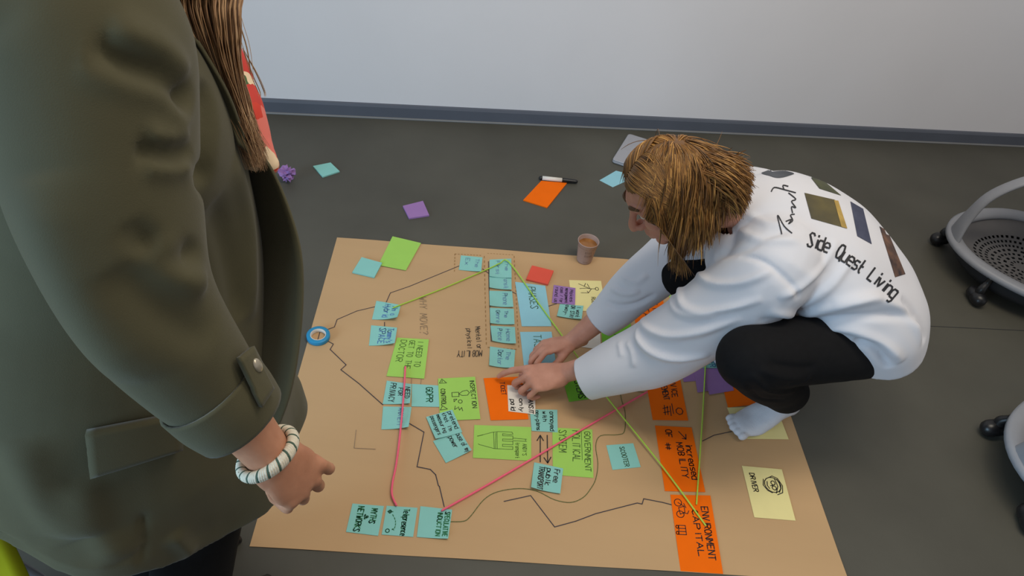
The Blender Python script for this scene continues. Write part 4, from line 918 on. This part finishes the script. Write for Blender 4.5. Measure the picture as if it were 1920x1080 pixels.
fc_ = (co[:, :2] - np.array(AX)[:2]) @ np.array(WF)[:2]; co[:, 2] += zz * (.012 * np.sin(ang * 6 + 1)) + zz * np.clip(-fc_ - .10, 0, 1) * .55; rad = co[:, :2] - np.array(AX)[:2]; co[:, :2] += rad * (zz * .06 * np.sin(ang * 6))[:, None]; setco(me, co)
FOLD_J = [([(165, 95), (240, 122), (300, 145), (340, 180), (358, 206)], -.014, .014), ([(150, 112), (230, 140), (300, 165), (335, 200), (345, 240)], .008, .014), ([(200, 60), (290, 95), (350, 160)], .008, .018),
          ([(255, 278), (310, 290), (362, 284)], -.008, .010), ([(270, 255), (320, 262), (358, 255)], .006, .010), ([(270, 305), (320, 312), (362, 305)], .006, .010),
          ([(240, 420), (300, 480), (345, 490), (362, 450)], -.007, .012), ([(280, 460), (330, 505), (380, 540)], .008, .014), ([(220, 500), (270, 560), (340, 610), (400, 640)], -.006, .02),
          ([(60, 330), (110, 480), (180, 620), (260, 720)], .006, .03), ([(380, 150), (395, 220), (385, 300), (375, 360)], -.010, .012), ([(440, 300), (465, 430), (470, 600)], .006, .016), ([(400, 380), (430, 480), (450, 600)], -.006, .02),
          ([(268, 960), (268, 1010), (264, 1060)], -.004, .004), ([(30, 820), (80, 930), (150, 1010)], .008, .03), ([(150, 900), (180, 980), (230, 1050)], .007, .025), ([(320, 1000), (350, 1030), (365, 1055)], .006, .012)]
folds(me, [(p, a * 1.5, w) for p, a, w in FOLD_J]); wrinkle(me, .004, 7, 21); relax(me, 1)
JB = bvh_of(me)
me = cut_open(me, [(cuW, cuW - wEl, .10), (lcu, lcu - lEl, .10), (wp(.0, 0, .518), (0, 0, -1), .45), (wp(0, 0, 1.352), (0, 0, 1), .14)], .003)
jk = link_mesh('blazer', me, M['jacket'], pb, True)
fd = (wWr - wEl).normalized()                               # turned-up cuff, tab and button
def band(p0, p1, r0, r1, name, parent):
    V, F = tube([p0, p0 * .5 + p1 * .5, p1], [r0, (r0 + r1) / 2 + .002, r1], None, 32, 5, cap=False); o = pymesh(name, (V, F), M['jacket'], parent, True)
    m = o.modifiers.new('thickness', 'SOLIDIFY'); m.thickness = .004; m.offset = 0; return o
fd = (cuW - wFo).normalized(); band(cuW - fd * .052, cuW + fd * .004, .056, .050, 'sleeve_cuff', jk)
def slab(quad, off, m, name, parent, bvh, n=10, thick=.004, bulge=0):
    V, F = [], []; N = n + 1
    for dz in (off, off - thick):
        for i in range(N):
            for j in range(N):
                u, v = i / n, j / n; p = [(quad[0][c] * (1 - v) + quad[1][c] * v) * (1 - u) + (quad[3][c] * (1 - v) + quad[2][c] * v) * u for c in (0, 1)]
                h, nn = hit(bvh, p[0], p[1])
                if h is None: h, nn = last
                last = (h, nn); V.append(h + nn * (dz + bulge * math.sin(math.pi * v)))
    q = N * N; I = lambda i, j: i * N + j
    for i in range(n):
        for j in range(n): F += [(I(i, j), I(i + 1, j), I(i + 1, j + 1), I(i, j + 1)), (q + I(i, j), q + I(i, j + 1), q + I(i + 1, j + 1), q + I(i + 1, j))]
    for i in range(n): F += [(I(i, 0), q + I(i, 0), q + I(i + 1, 0), I(i + 1, 0)), (I(i + 1, n), q + I(i + 1, n), q + I(i, n), I(i, n)), (I(0, i + 1), q + I(0, i + 1), q + I(0, i), I(0, i)), (I(n, i), q + I(n, i), q + I(n, i + 1), I(n, i + 1))]
    return pymesh(name, (V, F), m, parent, True)
slab([(163, 803), (335, 770), (335, 834), (172, 884)], .015, M['jacket'], 'pocket_flap', jk, TB, thick=.013)
slab([(436, 672), (460, 654), (500, 732), (480, 762)], .010, M['jacket'], 'sleeve_tab', jk, SB, thick=.006)
bh, bn = hit(JB, 461, 687)
if bh:
    bx = bn.cross(Vector((0, 0, 1))).normalized(); by = bn.cross(bx)
    pymesh('button', ellipsoid(bh + bn * .0135, (bx, by, bn), (.006, .009, .0035), 20, 10), mat('button_metal', (190, 180, 160), .3, .05, metal=.6), jk, True)
# far front edge and lapel of the blazer: a turned strip of cloth
def strip(rows, name, m, parent, thick=.004, k=6):
    A = catmull([list(r[0]) + list(r[1]) for r in rows], k); V, F = [], []; nj = 8
    for q in A:
        a, b = Vector(q[:3]), Vector(q[3:])
        for j in range(nj + 1): V.append(a + (b - a) * (j / nj))
    for i in range(len(A) - 1):
        for j in range(nj): F.append((i * (nj + 1) + j, i * (nj + 1) + j + 1, (i + 1) * (nj + 1) + j + 1, (i + 1) * (nj + 1) + j))
    o = pymesh(name, (V, F), m, parent, True); md = o.modifiers.new('thickness', 'SOLIDIFY'); md.thickness = thick; md.offset = 0; return o
strip([(dp(420, 160, .88), dp(428, 190, .86)), (dp(430, 200, .92), dp(458, 250, .90)), (dp(450, 300, .98), dp(512, 322, .94)), (dp(470, 410, 1.02), dp(551, 420, .96)), (dp(480, 510, 1.04), dp(567, 505, .97)), (dp(480, 620, 1.05), dp(563, 625, .98)), (dp(470, 730, 1.05), dp(542, 745, .99)), (dp(450, 830, 1.05), dp(500, 850, 1.02))], 'front_panel', M['jacket'], jk)
strip([(dp(350, 60, .78), dp(372, 80, .77)), (dp(390, 130, .79), dp(425, 170, .80)), (dp(420, 200, .82), dp(455, 248, .84)), (dp(446, 270, .84), dp(470, 290, .86))], 'lapel', M['jacket'], jk)
# blouse with a flower print
m = bpy.data.materials.new('flower_print'); m.use_nodes = True; ntr = m.node_tree; b = ntr.nodes['Principled BSDF']; b.inputs['Roughness'].default_value = .7
tcn = ntr.nodes.new('ShaderNodeTexCoord'); vor = ntr.nodes.new('ShaderNodeTexVoronoi'); vor.inputs['Scale'].default_value = 34; nzn = ntr.nodes.new('ShaderNodeTexNoise'); nzn.inputs['Scale'].default_value = 30
mx = ntr.nodes.new('ShaderNodeVectorMath'); mx.operation = 'MULTIPLY_ADD'; mx.inputs[1].default_value = (.03, .03, .03)
ntr.links.new(tcn.outputs['Object'], nzn.inputs[0]); ntr.links.new(nzn.outputs['Color'], mx.inputs[0]); ntr.links.new(tcn.outputs['Object'], mx.inputs[2]); ntr.links.new(mx.outputs[0], vor.inputs['Vector'])
rp = ntr.nodes.new('ShaderNodeValToRGB'); rp.color_ramp.interpolation = 'CONSTANT'; sepn = ntr.nodes.new('ShaderNodeSeparateColor'); ntr.links.new(vor.outputs['Color'], sepn.inputs[0]); ntr.links.new(sepn.outputs[0], rp.inputs[0])
els = rp.color_ramp.elements; cs = [(0, (206, 60, 40)), (.3, (226, 118, 104)), (.48, (70, 96, 52)), (.66, (232, 206, 170)), (.78, (220, 130, 40)), (.88, (196, 56, 44))]
els[0].color = (*lin(cs[0][1]), 1); els[1].position = .3; els[1].color = (*lin(cs[1][1]), 1)
for ps, c in cs[2:]: e = els.new(ps); e.color = (*lin(c), 1)
ntr.links.new(rp.outputs[0], b.inputs['Base Color'])
S = Soup(); S.add(rtube([dp(395, 20, .95), dp(405, 90, .95), dp(420, 160, .95), dp(440, 220, .95), dp(470, 275, .96), dp(508, 312, .97)], [(.028, .028), (.034, .034), (.040, .040), (.040, .040), (.030, .032), (.012, .014)], None, 24, 6))
me = voxel(S, .005, 4); wrinkle(me, .004, 25, 2); link_mesh('blouse', me, m, pb, True)
# trousers and shoes
S = Soup(); S.add(ellipsoid(wp(-.02, 0, .76), (WF, WR, WX[2]), (.11, .14, .10)))
for r in (-.075, .075): S.add(rtube([wp(-.02, r, .74), wp(-.01, r, .60), wp(-.04, r, .45), wp(-.13, r, .10)], [.10, .095, .078, .068], None, 24, 6))
me = voxel(S, .007, 6); wrinkle(me, .004, 9, 2); link_mesh('trousers', me, M['trousers'], pb, True)
for r in (-.09, .09):
    S = Soup(); S.add(rtube([wp(-.18, r, .045), wp(-.10, r, .05), wp(-.03, r, .038), wp(.03, r, .028)], [(.034, .042), (.037, .045), (.045, .034), (.036, .024)], WR, 20, 6)); S.add(box(wp(-.075, r, .012), (.25, .075, .022), math.atan2(WF.y, WF.x)))
    me = voxel(S, .005, 4); co = getco(me); co[:, 2] += .001 - co[:, 2].min(); setco(me, co); link_mesh('shoe', me, M['black_plastic'], pb, True)
# hair: long strands falling over the front of the right shoulder
cap = Soup().add(ellipsoid(HP2(-.010, .030), hax2, (.094, .076, .091), 28, 20)); me = voxel(cap, .006, 2)
bm = bmesh.new(); bm.from_mesh(me); kill = [f for f in bm.faces if (f.calc_center_median() - hc2).dot(F2) > .04 and (f.calc_center_median() - hc2).dot(U2) < .07]
bmesh.ops.delete(bm, geom=kill, context='FACES'); bm.to_mesh(me); bm.free(); with_tone(link_mesh('hair_base', me, M['hair_b'], pb, True), .2)
rnd = random.Random(5); S2 = F2.cross(U2); V, F, T = [], [], []
def guided(P, w, tone):
    k0 = len(V); P = [Vector(p) for p in catmull(P, 5)]
    for i, a in enumerate(P):
        t = (P[min(i + 1, len(P) - 1)] - P[max(i - 1, 0)]).normalized(); u = t.cross(Vector((.3, .5, .8))).normalized(); v = t.cross(u); ww = w * (1 if i < len(P) * .7 else max(.15, (len(P) - i) / (len(P) * .3)))
        for j in range(3): V.append(a + u * math.cos(2.094 * j) * ww + v * math.sin(2.094 * j) * ww); T.append(tone)
    for i in range(len(P) - 1):
        for j in range(3): F.append((k0 + i * 3 + j, k0 + i * 3 + (j + 1) % 3, k0 + i * 3 + 3 + (j + 1) % 3, k0 + i * 3 + 3 + j))
for i in range(1900):
    a = rnd.random(); b = rnd.gauss(0, .008); d = .80 + rnd.uniform(-.03, .05)
    v = (U2 * rnd.uniform(.1, 1) + S2 * rnd.uniform(.2, 1) - F2 * rnd.uniform(-.3, .6)).normalized(); root = HP2(-.008, .026) + F2 * v.dot(F2) * .094 + S2 * v.dot(S2) * .077 + U2 * v.dot(U2) * .093
    e = rnd.uniform(.55, 1.0); px = lambda x0, x1, y, dd: dp(x0 + (x1 - x0) * a, y, d + dd + b)
    P = [root, (root + px(300, 430, -60, .0)) / 2 + S2 * .02, px(300, 440, -60, 0), px(322, 447, 30, .01), px(362, 450, 110, .03), px(405, 464, 190, .06)]
    if e > .66: P.append(px(430, 478, 225 + 25 * rnd.random(), .075))
    if e > .80: P.append(px(452 + 22 * rnd.random(), 490 + 14 * rnd.random(), 272 + 48 * rnd.random(), .095))
    guided([p + noise.noise_vector(p * 18 + Vector((i * .01, 0, 0))) * .006 for p in P], rnd.uniform(.0006, .00105), min(1, max(0, rnd.gauss(.45, .25))))
for i in range(14):
    o = rnd.uniform(-6, 10); guided([dp(430, -60, .82), dp(445 + o, 30, .83), dp(462 + o, 90, .84), dp(470 + o, 140 + 3 * o, .85)] if i % 2 else [dp(455, 90, .84), dp(475 + o, 140, .85), dp(488 + o, 170, .86), dp(490 + o, 182, .86)], .0004, .7)
back = []
for i in range(1200):
    while True:
        v = Vector((rnd.gauss(0, 1), rnd.gauss(0, 1), rnd.gauss(0, 1))).normalized(); f, u, t = v.dot(F2), v.dot(U2), v.dot(S2)
        if u > -.3 and f < .5 and t < .5: break
    d = (v * .2 - U2 + S2 * (t * .3)); back.append((HP2(-.008, .026) + F2 * f * .094 + S2 * t * .077 + U2 * u * .093, d, rnd.uniform(.22, .34)))
o = pymesh('hair', (V, F), M['hair_b'], pb, True); a_ = o.data.attributes.new('strand', 'FLOAT', 'POINT'); a_.data.foreach_set('value', T)
strands('back_hair', back, M['hair_b'], pb, [(HP2(-.008, .026), hax2, (.096, .079, .096)), (wp(0, 0, 1.26), (WF, WR, WX[2]), (.13, .19, .10))], .2, .014, 9, .0010)
# bracelet: braided cord of white and green strands
wa_ = (wEl * .0 + wWr); bd = (wWr - wEl).normalized(); bc = wWr + bd * .000; bd = (bd + (A2.normalized() - bd) * .3).normalized(); bu = bd.cross(cview).normalized(); bv = bd.cross(bu)
bt = empty('bracelet', bc); bt.parent = pb; bt.matrix_parent_inverse = Matrix.Translation(-AX)
mw, mg = mat('bracelet_white_cord', (216, 208, 188), .8, .08, 300), mat('bracelet_green_cord', (70, 92, 78), .8, .1, 300)
R1, R2 = .0335, .029
for k in range(5):
    P = []
    for i in range(361):
        w = 2 * math.pi * i / 360; tw = w * 17 + k * 2 * math.pi / 5; ra = .0046
        rad = bu * math.cos(w) + bv * math.sin(w); c = bc + bu * R1 * math.cos(w) + bv * R2 * math.sin(w); P.append(c + rad * ra * math.cos(tw) + bd * ra * 1.25 * math.sin(tw))
    pymesh('braid_strand', tube(P, [.0024] * len(P), bd, 6, 1, cap=False), mg if k == 1 else mw, bt, True)
